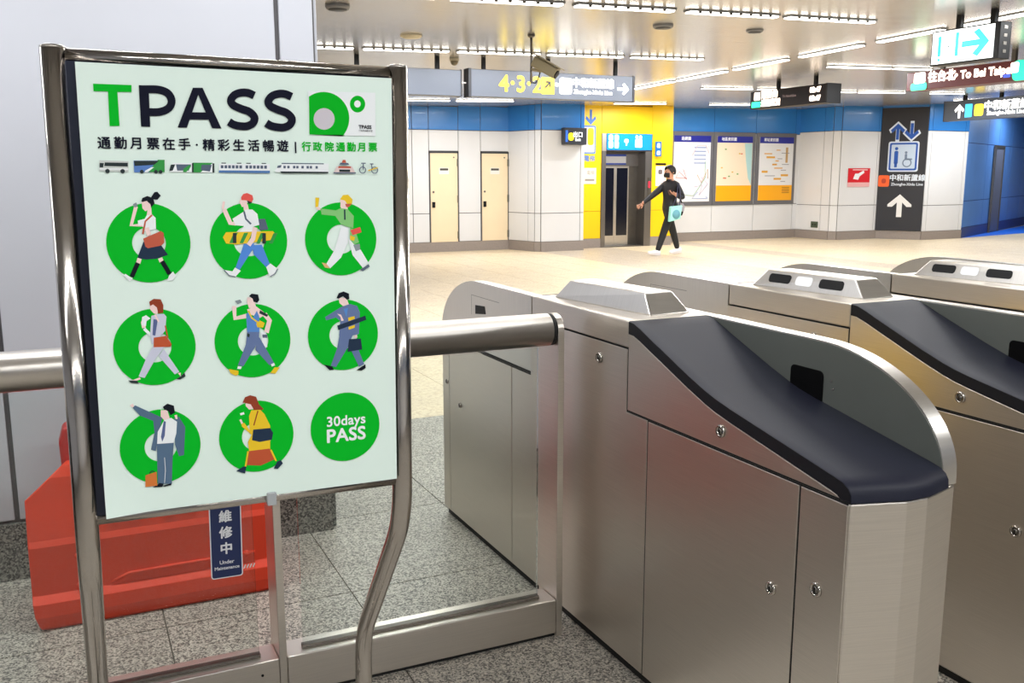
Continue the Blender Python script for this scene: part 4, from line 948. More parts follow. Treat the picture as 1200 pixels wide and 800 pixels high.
# ================================================================== CEILING LIGHTS
GREYH = mat('light_housing_grey', (150, 150, 150), 0.5, 0.3)
def light_strip(label, p0, p1, teeth=False, group='ceiling tube lights', w=0.034, power=1.0):
    p0 = Vector((*p0, 0)); p1 = Vector((*p1, 0)); d = p1 - p0; L = d.length; ang = math.atan2(d.y, d.x)
    z0 = zc(p0.x); slope = (zc(p1.x) - zc(p0.x)) / L
    t = thing('ceiling_light', label, 'ceiling light', (p0.x, p0.y, z0), ang, group)
    t.rotation_euler = (0, -math.atan(slope), ang)
    MB().box(0, L, -w - 0.012, -w, -0.012, 0.0).box(0, L, w, w + 0.012, -0.012, 0).box(0, 0.012, -w, w, -0.014, 0).box(L - 0.012, L, -w, w, -0.014, 0).build('housing', GREYH, t)
    MB().box(0.012, L - 0.012, -w, w, -0.024, -0.004).build('tube', TUBE, t)
    if teeth:
        lm = MB(); n = max(3, int(L / 0.095))
        for i in range(1, n): lm.box(i * L / n - 0.013, i * L / n + 0.013, -w - 0.006, -w + 0.010, -0.0245, -0.006)
        lo_ = lm.build('louvre', STEEL_DARK, t); lo_['kind'] = 'stuff'
    ld = bpy.data.lights.new('tube_light', 'AREA'); ld.shape = 'RECTANGLE'; ld.size = L * 0.95; ld.size_y = 2 * w
    ld.energy = LAMP_W * L * power; ld.color = (0.965, 0.985, 1.0)
    lo = bpy.data.objects.new('tube_light', ld); link(lo, t); lo.location = (L / 2, 0, -0.040)
    return t
def row_x(y, segs, lab, teeth=False, power=1.0):
    ords = ('first', 'second', 'third', 'fourth', 'fifth', 'sixth', 'seventh', 'eighth')
    for i, (a, b) in enumerate(segs):
        light_strip('%s lit tube from the left in the %s' % (ords[i], lab), (a, y), (b, y), teeth, lab, power=power)
row_x(6.19, [(1.60, 2.36), (2.45, 3.30), (3.40, 4.24), (4.36, 5.22), (5.31, 6.24)], 'toothed light row nearest the camera', True, 0.8)
row_x(9.0, [(0.9, 1.62), (1.72, 2.58), (2.67, 3.54), (3.63, 4.54), (4.63, 5.53), (5.64, 6.57)], 'toothed light row above the grey hanging signs', True, 0.8)
row_x(15.75, [(5.30, 6.20), (6.32, 7.42)], 'light row before the beige doors', power=1.45)
dx = lambda y: 7.12 + (y - 5.45) * 0.137
for i, (a, b) in enumerate(((12.87, 11.56), (11.42, 10.12), (9.92, 8.77), (8.52, 7.46), (7.22, 6.34), (6.15, 5.35), (5.15, 4.2))):
    light_strip('%s lit ceiling tube of the diagonal row, counted from the yellow wall' % ('first', 'second', 'third', 'fourth', 'fifth', 'sixth', 'seventh')[i], (dx(a), a), (dx(b), b), False, 'diagonal light row', power=1.1)
row_x(9.32, [(8.69, 9.73), (9.79, 10.45)], 'light row beside the lit arrow sign', power=1.9)
row_x(12.58, [(9.19, 10.17), (10.29, 11.25)], 'light row above the dark departure sign', power=1.9)
row_x(12.85, [(12.10, 12.64), (12.72, 13.80), (14.45, 15.30)], 'light row before the black lift sign', power=1.9)
row_x(16.28, [(12.10, 13.11)], 'light row above the wall maps', power=1.9)
row_x(16.12, [(9.74, 10.92)], 'light row above the lift', power=1.8)
for y, lab in ((3.2, 'light row above the ticket gates'), (0.3, 'light row above the camera'), (-2.6, 'light row behind the camera')):
    row_x(y, [(-2.6, -1.4), (-1.2, 0.0), (0.2, 1.4), (1.6, 2.8), (3.0, 4.2), (4.4, 5.6)], lab, power=0.50)
row_x(3.2, [(8.5, 10.5), (11.5, 13.5)], 'light row right of the gates', power=1.45)
row_x(14.4, [(16.9, 18.0), (18.2, 19.4)], 'light row before the blue corridor', power=1.6)
# blue lamp of the corridor
bl = thing('corridor_lamp', 'blue ceiling lamp inside the blue corridor', 'lamp', (22.2, 16.2, zc(22.2)))
MB().box(-0.6, 0.6, -0.06, 0.06, -0.04, 0).build('housing', mat('blue_lamp', (90, 140, 255), 0.5, emit=2.0), bl)
ld = bpy.data.lights.new('blue_light', 'AREA'); ld.energy = 80; ld.size = 1.2; ld.color = (0.85, 0.93, 1.0)
lo = bpy.data.objects.new('blue_light', ld); link(lo, bl); lo.location = (0, 0, -0.06)

# round ceiling fittings
def disc(name, label, cat, x, y, r, h, m, m2=None):
    t = thing(name, label, cat, (x, y, zc(x)), 0)
    MB().lathe([(r, 0), (r, -h * 0.5), (r * 0.9, -h), (0.0001, -h)], 28).build('rim', m, t)
    MB().lathe([(r * 0.78, -h), (r * 0.74, -h - 0.006), (0.0001, -h - 0.008)], 24).build('grille', m2 or m, t)
GREYD = mat('grey_fitting', (132, 132, 134), 0.5); CREAMD = mat('cream_fitting', (214, 204, 178), 0.5)
disc('ceiling_speaker', 'round grey ceiling speaker beside the white column', 'speaker', 1.83, 6.75, 0.085, 0.03, GREYD, DARKGREY)
disc('smoke_detector', 'flat cream round ceiling fitting left of the camera rod', 'detector', 2.83, 8.08, 0.095, 0.02, CREAMD)
disc('ceiling_speaker', 'round grey ceiling speaker right of the security camera', 'speaker', 4.64, 6.92, 0.085, 0.025, GREYD, DARKGREY)
disc('ceiling_speaker', 'smaller round grey ceiling fitting above the departure sign', 'speaker', 5.62, 6.95, 0.075, 0.02, GREYD, DARKGREY)
sd = thing('smoke_detector', 'small cream smoke detector beside the blank grey sign', 'detector', (3.86, 9.66, zc(3.86)))
MB().lathe([(0.05, 0), (0.05, -0.03)], 16).build('base', CREAMD, sd)
MB().lathe([(0.04, -0.03), (0.035, -0.06), (0.015, -0.075), (0.0001, -0.076)], 16).build('dome', mat('brown_dome', (160, 146, 116), 0.4), sd)

# ================================================================== SECURITY CAMERA
cc = thing('security_camera', 'cream security camera hanging on a thin rod from the ceiling', 'camera', (3.825, 7.75, 0))
MB().tube([(0, 0, zc(3.825)), (0, 0, 2.30)], 0.010, 10).build('rod', STEEL_DARK, cc)
MB().lathe([(0.035, zc(3.825)), (0.03, zc(3.825) - 0.02), (0.012, zc(3.825) - 0.03)], 14).build('rose', STEEL_DARK, cc)
CAMC = mat('cream_camera_shell', (150, 140, 112), 0.45)
ch = bpy.data.objects.new('head', None)
d_ = (Vector((4.02, 7.58, 2.365)) - Vector((3.85, 7.75, 2.50))).normalized()
hm = MB(); q = d_.to_track_quat('Y', 'Z').to_matrix()
def tr(p): v = q @ Vector(p); return (v.x + 0.03, v.y, v.z + 2.49)
pts = rounded(0.10, 0.095, 0.02)
v0 = [tr((x, 0.0, z)) for x, z in pts]; v1 = [tr((x, 0.235, z)) for x, z in pts]; k = len(pts)
hb = MB().add(v0 + v1, [tuple(range(k)), tuple(range(k, 2 * k))] + [(i, (i + 1) % k, k + (i + 1) % k, k + i) for i in range(k)]).build('shell', CAMC, cc, 0.004)
v0 = [tr(p) for p in ((-0.06, -0.03, 0.052), (0.06, -0.03, 0.052), (0.06, 0.27, 0.052), (-0.06, 0.27, 0.052), (-0.06, -0.03, 0.06), (0.06, -0.03, 0.06), (0.06, 0.27, 0.06), (-0.06, 0.27, 0.06))]
MB().add(v0, [(0, 1, 2, 3), (4, 5, 6, 7), (0, 1, 5, 4), (1, 2, 6, 5), (2, 3, 7, 6), (3, 0, 4, 7)]).build('sun_hood', CAMC, cc)
MB().tube([tr((0, 0.233, -0.005)), tr((0, 0.245, -0.005))], 0.036, 18).build('lens', BLACK, cc)
MB().tube([(0.0, 0, 2.42), tr((0, 0.10, -0.045))], 0.012, 10).build('bracket', CAMC, cc)
MB().tube([(0.005, 0, 2.31), (0.04, 0, 2.30), (0.07, 0, 2.34), (0.09, 0, 2.40)], 0.006, 8).build('cable', DARKGREY, cc)

# ================================================================== HANGING SIGNS
SIGN_GREY = mat('sign_case_grey', (104, 110, 122), 0.4, 0.2)
LIT_W = mat('lit_white_print', (255, 255, 252), 0.4, emit=1.6)
LIT_Y = mat('lit_yellow_print', (255, 226, 60), 0.4, emit=1.2)
LIT_C = mat('lit_cyan_print', (40, 214, 206), 0.4, emit=0.9)
LIT_R = mat('led_white_red', (255, 240, 226), 0.4, emit=2.4)
LIT_RED = mat('led_red', (220, 40, 50), 0.4, emit=1.0)
LIT_G = mat('led_green', (40, 226, 170), 0.4, emit=1.3)
def arrow(name, m, parent, loc, s, ang, rot, t=0.004):
    """arrow of length s pointing along +x in its plane, rotated by ang"""
    pts = [(-0.5, -0.09), (0.16, -0.09), (-0.08, -0.33), (0.10, -0.42), (0.5, 0.0), (0.10, 0.42), (-0.08, 0.33), (0.16, 0.09), (-0.5, 0.09)]
    c, s_ = math.cos(ang), math.sin(ang)
    pts = [((x * c - y * s_) * s, (x * s_ + y * c) * s) for x, y in pts]
    o = MB().prism(pts, 'z', 0, t).build(name, m, parent); o.location = loc; o.rotation_euler = rot; return o
def square(name, m, parent, loc, w, h, rot, r=0.012, t=0.003):
    o = MB().prism(rounded(w, h, min(r, w / 2.2, h / 2.2)), 'z', 0, t).build(name, m, parent); o.location = loc; o.rotation_euler = rot; return o
# grey wayfinding sign
sg = thing('hanging_sign', 'long grey hanging sign with yellow exit numbers and a white right arrow', 'sign', (3.985, 9.5, 0))
MB().box(0, 1.995, 0, 0.13, 2.318, 2.600).build('case', SIGN_GREY, sg, 0.006)
MB().box(-0.03, 0.0, -0.004, 0.134, 2.312, 2.606).build('end_cap', DARKGREY, sg); MB().box(1.995, 2.02, -0.004, 0.134, 2.312, 2.606).build('end_cap', DARKGREY, sg)
for x in (0.17, 0.94, 1.80): MB().box(x - 0.02, x + 0.02, 0.05, 0.08, 2.6, zc(3.985 + x)).build('strap', BLACK, sg)
for c_, x in (('4', 0.38), ('3', 0.58), ('2', 0.775)): text('lettering', c_, 0.235, LIT_Y, sg, (x, -0.003, 2.455), bold=0.006)
for x in (0.48, 0.675, 1.015): text('lettering', '·', 0.22, LIT_Y if x < 1 else LIT_W, sg, (x, -0.003, 2.462), bold=0.008)
square('exit_icon', LIT_Y, sg, (0.905, -0.002, 2.458), 0.16, 0.18, FACE_MY)
arrow('exit_icon_arrow', DARKGREY, sg, (0.905, -0.006, 2.47), 0.10, PI / 4, FACE_MY)
square('lift_icon', LIT_W, sg, (1.125, -0.002, 2.462), 0.155, 0.175, FACE_MY, 0.03)
text('lettering', '中和新蘆線', 0.108, LIT_W, sg, (1.475, -0.003, 2.497), bold=0.004)
text('lettering', 'Zhonghe-Xinlu Line', 0.062, LIT_W, sg, (1.475, -0.003, 2.405), bold=0.0015)
arrow('arrow', LIT_W, sg, (1.865, -0.002, 2.455), 0.15, 0, FACE_MY)
# blank grey sign
sg = thing('hanging_sign', 'blank grey hanging sign left of the numbered one', 'sign', (2.25, 9.5, 0))
MB().box(0, 1.62, 0, 0.13, 2.314, 2.580).build('case', SIGN_GREY, sg, 0.006)
for x in (0, 1.615): MB().box(x, x + 0.015, -0.004, 0.134, 2.310, 2.585).build('end_cap', DARKGREY, sg)
for x in (0.52, 1.38): MB().box(x - 0.022, x + 0.022, 0.05, 0.08, 2.58, zc(2.25 + x)).build('strap', BLACK, sg)
MB().box(1.63, 1.70, 0.05, 0.07, 2.45, 2.465).build('link_bar', STEEL, sg)
# departure board
LEDCASE = mat('led_board_face', (24, 16, 17), 0.5, spec=0.2); 
sg = thing('departure_board', 'dark departure board with white and green lit text hanging before the maps', 'sign', (9.5, 10.2, 0))
MB().box(0, 0.24, 0, 1.58, 2.462, 2.715).build('case', LEDCASE, sg, 0.006)
MB().box(-0.004, 0.244, -0.03, 0.0, 2.456, 2.72).build('end_cap', BLACK, sg)
for y in (0.33, 1.10): MB().box(0.10, 0.14, y - 0.025, y + 0.025, 2.715, zc(9.6)).build('strap', BLACK, sg)
X_ = -0.004
square('line_badge', LIT_R, sg, (X_, 1.42, 2.64), 0.13, 0.115, FACE_MX)
square('line_badge', LIT_G, sg, (X_, 1.44, 2.52), 0.20, 0.085, FACE_MX)
text('lettering', '南勢角', 0.125, LIT_R, sg, (X_, 1.15, 2.648), FACE_MX, bold=0.006)
text('lettering', '迴龍蘆洲', 0.105, LIT_R, sg, (X_, 1.12, 2.527), FACE_MX, bold=0.006)
text('lettering', '02:47', 0.095, LIT_R, sg, (X_, 0.20, 2.645), FACE_MX, bold=0.006)
text('lettering', '03:47', 0.095, LIT_R, sg, (X_, 0.20, 2.530), FACE_MX, bold=0.006)
text('lettering', 'To Nanshijiao', 0.05, mat('led_dim', (150, 130, 130), 0.5, emit=0.2), sg, (X_, 0.72, 2.600), FACE_MX)
# lit arrow sign
sg = thing('arrow_sign', 'lit white sign with a turquoise right arrow hanging at upper right', 'sign', (6.65, 5.30, 0))
MB().box(0.004, 0.135, 0, 0.645, 2.392, 2.672).build('case', BLACK, sg, 0.005)
MB().box(0.0, 0.006, 0.045, 0.63, 2.405, 2.660).build('face', mat('lit_sign_face', (246, 252, 252), 0.4, emit=1.1), sg)
for y in (0.12, 0.44): MB().box(0.06, 0.10, y - 0.022, y + 0.022, 2.672, zc(6.72)).build('strap', BLACK, sg)
for z in (2.45, 2.51, 2.57, 2.63): MB().box(0.05, 0.085, -0.003, 0.001, z - 0.012, z + 0.012).build('vent', STEEL_DARK, sg)
X_ = -0.002
arrow('arrow', LIT_C, sg, (X_, 0.21, 2.535), 0.25, 0, FACE_MX)
for y, s in ((0.555, 0.16), (0.385, 0.185)): square('gate_icon', LIT_C, sg, (X_, y, 2.542), 0.028, s, FACE_MX, 0.005)
square('gate_icon', LIT_C, sg, (X_, 0.555, 2.436), 0.022, 0.022, FACE_MX)
square('gate_icon', mat('grey_icon', (120, 150, 150), 0.5), sg, (X_, 0.465, 2.535), 0.02, 0.012, FACE_MX)
# red led sign
sg = thing('led_sign', 'dark red led sign with white running text under the lit arrow sign', 'sign', (9.5, 7.1, 0))
MB().box(0, 0.24, 0, 1.72, 2.505, 2.722).build('case', mat('led_red_face', (86, 24, 26), 0.4, emit=0.15), sg, 0.006)
for y in (0.35, 1.30): MB().box(0.10, 0.14, y - 0.025, y + 0.025, 2.72, zc(9.6)).build('strap', STEEL_DARK, sg)
X_ = -0.004
square('line_badge', LIT_R, sg, (X_, 1.52, 2.645), 0.17, 0.13, FACE_MX, 0.03); square('line_badge', LIT_G, sg, (X_, 1.53, 2.545), 0.24, 0.085, FACE_MX, 0.03)
square('line_badge', LIT_G, sg, (X_, 0.16, 2.61), 0.21, 0.215, FACE_MX, 0.06); square('line_badge', LIT_R, sg, (X_ - 0.002, 0.24, 2.645), 0.10, 0.11, FACE_MX, 0.02)
text('lettering', '往台北', 0.13, LIT_R, sg, (X_, 1.20, 2.635), FACE_MX, bold=0.007)
text('lettering', '• To Bei Taipei', 0.125, LIT_R, sg, (X_, 0.64, 2.628), FACE_MX, bold=0.006)
square('blue_mark', mat('led_blue', (70, 100, 230), 0.4, emit=0.8), sg, (X_, 0.33, 2.565), 0.09, 0.035, FACE_MX)
# corridor sign
sg = thing('hanging_sign', 'dark grey hanging sign with white up arrow before the blue corridor', 'sign', (16.0, 11.4, 0))
MB().box(0, 0.15, 0, 2.46, 2.52, 2.905).build('case', mat('sign_case_slate', (74, 82, 96), 0.4), sg, 0.006)
MB().box(-0.003, 0.153, 2.46, 2.475, 2.515, 2.91).build('end_cap', DARKGREY, sg)
for y in (0.5, 1.25, 2.05): MB().box(0.05, 0.10, y - 0.03, y + 0.03, 2.905, zc(16.0)).build('strap', BLACK, sg)
X_ = -0.003
arrow('arrow', LIT_W, sg, (X_, 2.10, 2.70), 0.26, PI / 2, FACE_MX)
square('lift_icon', mat('lit_blue_print', (70, 196, 240), 0.4, emit=1.0), sg, (X_, 1.89, 2.70), 0.16, 0.25, FACE_MX)
square('line_badge', LIT_Y, sg, (X_, 1.66, 2.70), 0.20, 0.22, FACE_MX, 0.04)
text('lettering', '中和新蘆線', 0.19, LIT_W, sg, (X_, 1.08, 2.755), FACE_MX, bold=0.006)
text('lettering', 'Zhonghe-Xinlu Line', 0.10, LIT_W, sg, (X_, 1.08, 2.625), FACE_MX, bold=0.003)

# ================================================================== LIFT
el = thing('lift_entrance', 'steel lift entrance with dark glazed doors in the yellow wall', 'lift', (9.98, 17.0, 0))
LIFTST = mat('lift_brushed_steel', (142, 138, 136), 0.36, 1.0, noise=0.05, nscale=6, stretch=(1, 1, 60))
W, Hh, Dp = 1.21, 2.31, 0.30
box('jamb', LIFTST, el, 0, 0.10, -0.03, Dp, 0, 1.96); box('jamb', LIFTST, el, W - 0.16, W, -0.03, Dp, 0, 1.96)
hd = box('header', DARKGREY, el, 0, W, -0.03, Dp, 1.96, Hh)
box('header_face', STEEL, hd, 0.0, 0.10, -0.034, -0.03, 1.96, Hh)
box('sill', STEEL_DARK, el, 0.10, W - 0.16, -0.02, Dp, 0, 0.02)
box('transom', LIFTST, el, 0.10, W - 0.16, Dp - 0.06, Dp, 1.66, 1.96)
tp = box('transom_notice', mat('transom_white', (216, 220, 230), 0.4), el, 0.16, 0.74, Dp - 0.066, Dp - 0.06, 1.69, 1.90)
box('notice_stripe', mat('stripe_blue', (40, 70, 170), 0.4), tp, 0.16, 0.74, Dp - 0.07, Dp - 0.066, 1.86, 1.90); box('notice_stripe', MATS['stripe_blue'], tp, 0.16, 0.74, Dp - 0.07, Dp - 0.066, 1.69, 1.72)
DG = mat('dark_lift_glass', (20, 22, 34), 0.12)
for a, b in ((0.17, 0.50), (0.503, 0.835)):
    lf = box('door_leaf', STEEL, el, a, b, Dp - 0.04, Dp - 0.005, 0.02, 1.66, 0.003)
    box('pane', DG, lf, a + 0.035, b - 0.035, Dp - 0.045, Dp - 0.040, 0.22, 1.62)
box('door_surround', STEEL_DARK, el, 0.84, W - 0.16, Dp - 0.02, Dp, 0.02, 1.66)
box('shaft_back', STEEL_DARK, el, 0.10, W - 0.16, Dp, Dp + 0.03, 0, 2.0)
SB = mat('lift_sign_blue', (0, 132, 226), 0.35, emit=0.55)
sp = box('sign_panel', SB, el, 0.115, W - 0.02, -0.042, -0.03, 1.985, Hh - 0.005)
PINK = mat('sign_pink', (240, 190, 224), 0.5, emit=0.6)
SW = mat('sign_white', (244, 250, 255), 0.5, emit=0.7)
for x in (0.20, 0.335):
    square('icon', PINK, sp, (x, -0.043, 2.225), 0.10, 0.12, FACE_MY, 0.03); square('icon', SW, sp, (x, -0.043, 2.09), 0.10, 0.14, FACE_MY, 0.03)
square('icon', SW, sp, (0.57, -0.043, 2.165), 0.10, 0.075, FACE_MY, 0.03); square('icon', SW, sp, (0.57, -0.043, 2.12), 0.03, 0.10, FACE_MY)
for x in (0.82, 0.91): square('icon', SW, sp, (x, -0.043, 2.245), 0.065, 0.075, FACE_MY, 0.03)
square('icon', SW, sp, (0.865, -0.043, 2.12), 0.17, 0.17, FACE_MY, 0.03)
cp = box('call_panel', STEEL_DARK, el, W - 0.09, W - 0.03, -0.04, -0.03, 0.95, 1.42)
square('indicator', mat('call_red', (220, 40, 60), 0.4, emit=1.0), cp, (W - 0.06, -0.041, 1.28), 0.045, 0.14, FACE_MY); square('button', SW, cp, (W - 0.06, -0.041, 1.03), 0.03, 0.03, FACE_MY)
# wall graphics beside the lift
PRB = mat('print_blue', (20, 92, 200), 0.45)
t = thing('lift_arrow_sticker', 'blue down arrow and framed lift pictogram on the yellow wall', 'sticker', (9.62, 16.984, 0))
arrow('arrow', PRB, t, (0.10, 0, 2.62), 0.30, -PI / 2, FACE_MY, 0.002)
square('frame', PRB, t, (0.04, 0, 2.18), 0.36, 0.56, FACE_MY, 0.03, 0.001); square('field', mat('print_pale', (214, 222, 226), 0.5), t, (0.04, -0.001, 2.18), 0.30, 0.50, FACE_MY, 0.02, 0.001)
square('figure', YELLOW, t, (0.10, -0.002, 2.24), 0.14, 0.34, FACE_MY, 0.05, 0.001)
text('lettering', '電梯', 0.13, PRB, t, (0.08, -0.001, 1.80), bold=0.003)
nb = thing('paper_notice', 'grey-white paper notice under the blue pictogram on the yellow wall', 'notice', (9.70, 16.984, 0))
box('sheet', mat('notice_paper', (226, 220, 208), 0.6), nb, -0.16, 0.16, -0.003, 0, 1.30, 1.62); box('print', mat('notice_ink', (150, 140, 130), 0.6), nb, -0.10, 0.12, -0.004, -0.003, 1.36, 1.40); text('lettering', '電梯', 0.09, MATS['notice_ink'], nb, (0.03, -0.004, 1.52))
nb = thing('paper_notice', 'white paper notice with black top edge right of the lift', 'notice', (11.43, 16.984, 0))
box('sheet', mat('notice_white', (244, 236, 236), 0.6), nb, -0.13, 0.13, -0.003, 0, 1.25, 1.66); box('top_edge', BLACK, nb, -0.14, 0.12, -0.006, 0, 1.68, 1.72); square('icon', mat('notice_dark', (110, 100, 100), 0.6), nb, (-0.02, -0.004, 1.54), 0.10, 0.10, FACE_MY, 0.03, 0.001)
for z in (1.30, 1.34, 1.38): box('print_line', mat('notice_pink', (226, 190, 190), 0.6), nb, -0.10, 0.10, -0.004, -0.003, z, z + 0.018)
bs = thing('blade_sign', 'small blue sign sticking out right of the lift header', 'sign', (11.25, 16.99, 0))
box('plate', mat('blade_blue', (30, 110, 190), 0.4), bs, 0, 0.14, -0.06, -0.04, 1.86, 2.16); square('icon', SW, bs, (0.07, -0.061, 2.08), 0.08, 0.09, FACE_MY, 0.02, 0.001); square('icon', SW, bs, (0.07, -0.061, 1.93), 0.08, 0.08, FACE_MY, 0.02, 0.001)
box('bracket', STEEL_DARK, bs, 0.04, 0.10, -0.04, 0, 1.99, 2.03)
# small screen on the pillar
ps = thing('pillar_screen', 'small dark screen sign with yellow and white print on the first pillar', 'sign', (8.83, 16.57, 0))
box('case', mat('screen_case', (52, 56, 66), 0.4), ps, 0, 0.50, -0.12, 0, 2.06, 2.38, 0.006); box('bracket', DARKGREY, ps, 0.2, 0.3, 0, 0.015, 2.15, 2.3)
square('blue_band', mat('scr_blue', (50, 110, 220), 0.4, emit=0.6), ps, (0.055, -0.121, 2.22), 0.05, 0.22, FACE_MY, 0.005); square('badge', mat('scr_yellow', (240, 224, 30), 0.4, emit=0.8), ps, (0.15, -0.121, 2.21), 0.12, 0.15, FACE_MY, 0.05)
text('lettering', '出口', 0.11, SW, ps, (0.30, -0.124, 2.245), bold=0.004); text('lettering', 'Exit', 0.08, SW, ps, (0.30, -0.124, 2.155), bold=0.003)

# ================================================================== MAP BOARDS
MAPFRAME = mat('map_frame_grey', (112, 112, 118), 0.45, 0.3)
def map_board(label, x0, x1, paper, kind):
    t = thing('map_board', label, 'map', ((x0 + x1) / 2, 17.73, 0), 0, 'map boards on the far wall')
    w = (x1 - x0) / 2
    box('frame', MAPFRAME, t, -w - 0.085, w + 0.085, -0.03, 0, 0.80, 2.42, 0.006)
    f = box('sheet', paper, t, -w, w, -0.036, -0.03, 0.885, 2.33)
    hdr = box('title_band', mat('map_navy', (30, 36, 150), 0.4), t, -w, w, -0.039, -0.036, 2.19, 2.33)
    text('lettering', {0: '路網圖', 1: '地區資訊圖', 2: '車站資訊圖'}[kind], 0.085, mat('map_white', (238, 240, 250), 0.5), hdr, (-w * 0.35, -0.041, 2.262), bold=0.002)
    if kind: box('yellow_band', mat('map_amber', (252, 176, 14), 0.4), t, -w, w, -0.039, -0.036, 0.885, 1.235)
    rnd = random.Random(kind + 3)
    if kind == 0:
        for c_ in ((220, 120, 130), (200, 150, 70), (120, 170, 130), (130, 150, 210), (214, 170, 180), (190, 160, 200)):
            x, z = rnd.uniform(-w * .7, w * .5), rnd.uniform(1.0, 2.0); pts = [(x, -0.039, z)]
            for _ in range(5):
                x = max(-w * .9, min(w * .9, x + rnd.uniform(-.22, .3))); z = max(0.95, min(2.12, z + rnd.uniform(-.25, .25))); pts.append((x, -0.039, z))
            MB().tube(pts, 0.006, 6).build('map_line', mat('mapline_%d' % c_[0], c_, 0.5), t)
        for i in range(5): box('legend_line', mat('map_legend', (150, 164, 200), 0.5), t, w * .1, w * .75, -0.0385, -0.036, 1.72 + i * 0.085, 1.75 + i * 0.085)
    elif kind == 1:
        MB().prism([(w * .98, 2.18), (w * .55, 2.18), (w * .65, 1.8), (w * .8, 1.4), (w * .98, 1.25)], 'y', -0.0385, -0.036).build('river', mat('map_river', (176, 214, 216), 0.5), t)
        for i in range(9): square('map_mark', mat('map_mark_%d' % (i % 3), ((216, 120, 90), (110, 160, 90), (220, 180, 90))[i % 3], 0.5), t, (rnd.uniform(-w * .8, w * .5), -0.037, rnd.uniform(1.32, 2.1)), 0.05, 0.03, FACE_MY, 0.01, 0.001)
    else:
        for i in range(9): square('plan_block', mat('plan_amber', (226, 168, 60), 0.5), t, (rnd.uniform(-w * .7, w * .6), -0.037, 1.38 + i * 0.082), rnd.uniform(.1, .26), rnd.uniform(.02, .05), FACE_MY, 0.006, 0.001)
        for i in range(6): square('plan_caption', mat('plan_grey', (150, 150, 160), 0.5), t, (rnd.uniform(-w * .6, w * .6), -0.037, 1.32 + i * 0.13), rnd.uniform(.1, .3), 0.015, FACE_MY, 0.004, 0.001)
        MB().box(w * .55, w * .68, -0.038, -0.036, 1.75, 2.1).build('plan_tower', mat('plan_tan', (196, 160, 110), 0.5), t)
        for i in range(4): square('band_print', mat('band_ink', (150, 96, 20), 0.5), t, (w * .62, -0.040, 1.06 + i * 0.04), 0.22, 0.014, FACE_MY, 0.004, 0.001)
    return t
map_board('wall map with white route network nearest the lift', 12.23, 13.22, mat('map_sheet_white', (232, 234, 240), 0.4), 0)
map_board('wall map with beige sheet, blue river and amber bottom band', 13.40, 14.39, mat('map_sheet_beige', (240, 224, 200), 0.4), 1)
map_board('wall map with white sheet and amber floor plans beside the pillar', 14.60, 15.59, mat('map_sheet_pale', (232, 234, 240), 0.4), 2)

# ================================================================== BLACK LIFT SIGN, RED SIGN, SOCKET
ang = math.atan2(15.78 - 16.6, 17.76 - 17.2)
bs = thing('lift_sign_panel', 'tall black wall panel with blue lift pictogram and white up arrow', 'sign', (17.2, 16.6, 0), ang)
MB().box(0.0, 0.995, -0.05, -0.026, 0.20, 2.97).build('panel', mat('black_sign_panel', (36, 37, 45), 0.5), bs, 0.004)
FM = FACE_MY
S1 = mat('sign_pale_blue', (222, 232, 246), 0.5); S2 = mat('sign_deep_blue', (20, 84, 180), 0.45)
Yp = -0.051
for x, a in ((0.36, PI / 2), (0.66, -PI / 2)):
    arrow('arrow_outline', S1, bs, (x, Yp, 2.44), 0.46, a, FM, 0.002); arrow('arrow', S2, bs, (x, Yp - 0.003, 2.44), 0.36, a, FM, 0.002)
square('pictogram_border', S1, bs, (0.51, Yp, 1.88), 0.66, 0.68, FM, 0.05, 0.002); square('pictogram_frame', S2, bs, (0.51, Yp - 0.003, 1.88), 0.60, 0.62, FM, 0.04, 0.002); square('pictogram_field', mat('sign_field', (196, 214, 236), 0.5), bs, (0.51, Yp - 0.006, 1.88), 0.52, 0.54, FM, 0.02, 0.002)
fig = square('standing_figure', S2, bs, (0.36, Yp - 0.009, 1.86), 0.085, 0.30, FM, 0.03, 0.002); square('figure_head', S2, bs, (0.36, Yp - 0.009, 2.06), 0.07, 0.07, FM, 0.034, 0.002); square('figure_legs', S2, bs, (0.36, Yp - 0.009, 1.70), 0.06, 0.12, FM, 0.01, 0.002)
wc = MB()
for i in range(20):
    t0, t1 = 2 * PI * i / 20, 2 * PI * (i + 1) / 20
    wc.add([(0.60 + r_ * math.cos(t_), Yp - 0.011, 1.74 + r_ * math.sin(t_)) for t_, r_ in ((t0, .10), (t1, .10), (t1, .075), (t0, .075))], [(0, 1, 2, 3)])
wc.build('wheelchair_wheel', mat('sign_grey_blue', (110, 130, 160), 0.5), bs)
square('wheelchair_figure', MATS['sign_grey_blue'], bs, (0.57, Yp - 0.009, 1.87), 0.05, 0.14, FM, 0.02, 0.002); square('wheelchair_head', MATS['sign_grey_blue'], bs, (0.57, Yp - 0.009, 1.97), 0.055, 0.055, FM, 0.027, 0.002); square('wheelchair_seat', MATS['sign_grey_blue'], bs, (0.63, Yp - 0.009, 1.82), 0.15, 0.035, FM, 0.01, 0.002)
square('line_badge', mat('badge_orange', (250, 98, 30), 0.4), bs, (0.125, Yp, 1.33), 0.24, 0.26, FM, 0.04, 0.002); square('badge_ring', mat('badge_dark', (190, 60, 20), 0.4), bs, (0.125, Yp - 0.003, 1.33), 0.10, 0.11, FM, 0.04, 0.002)
text('lettering', '中和新蘆線', 0.155, S1, bs, (0.63, Yp - 0.002, 1.395), bold=0.005); text('lettering', 'Zhonghe-Xinlu Line', 0.085, S1, bs, (0.63, Yp - 0.002, 1.255), bold=0.002)
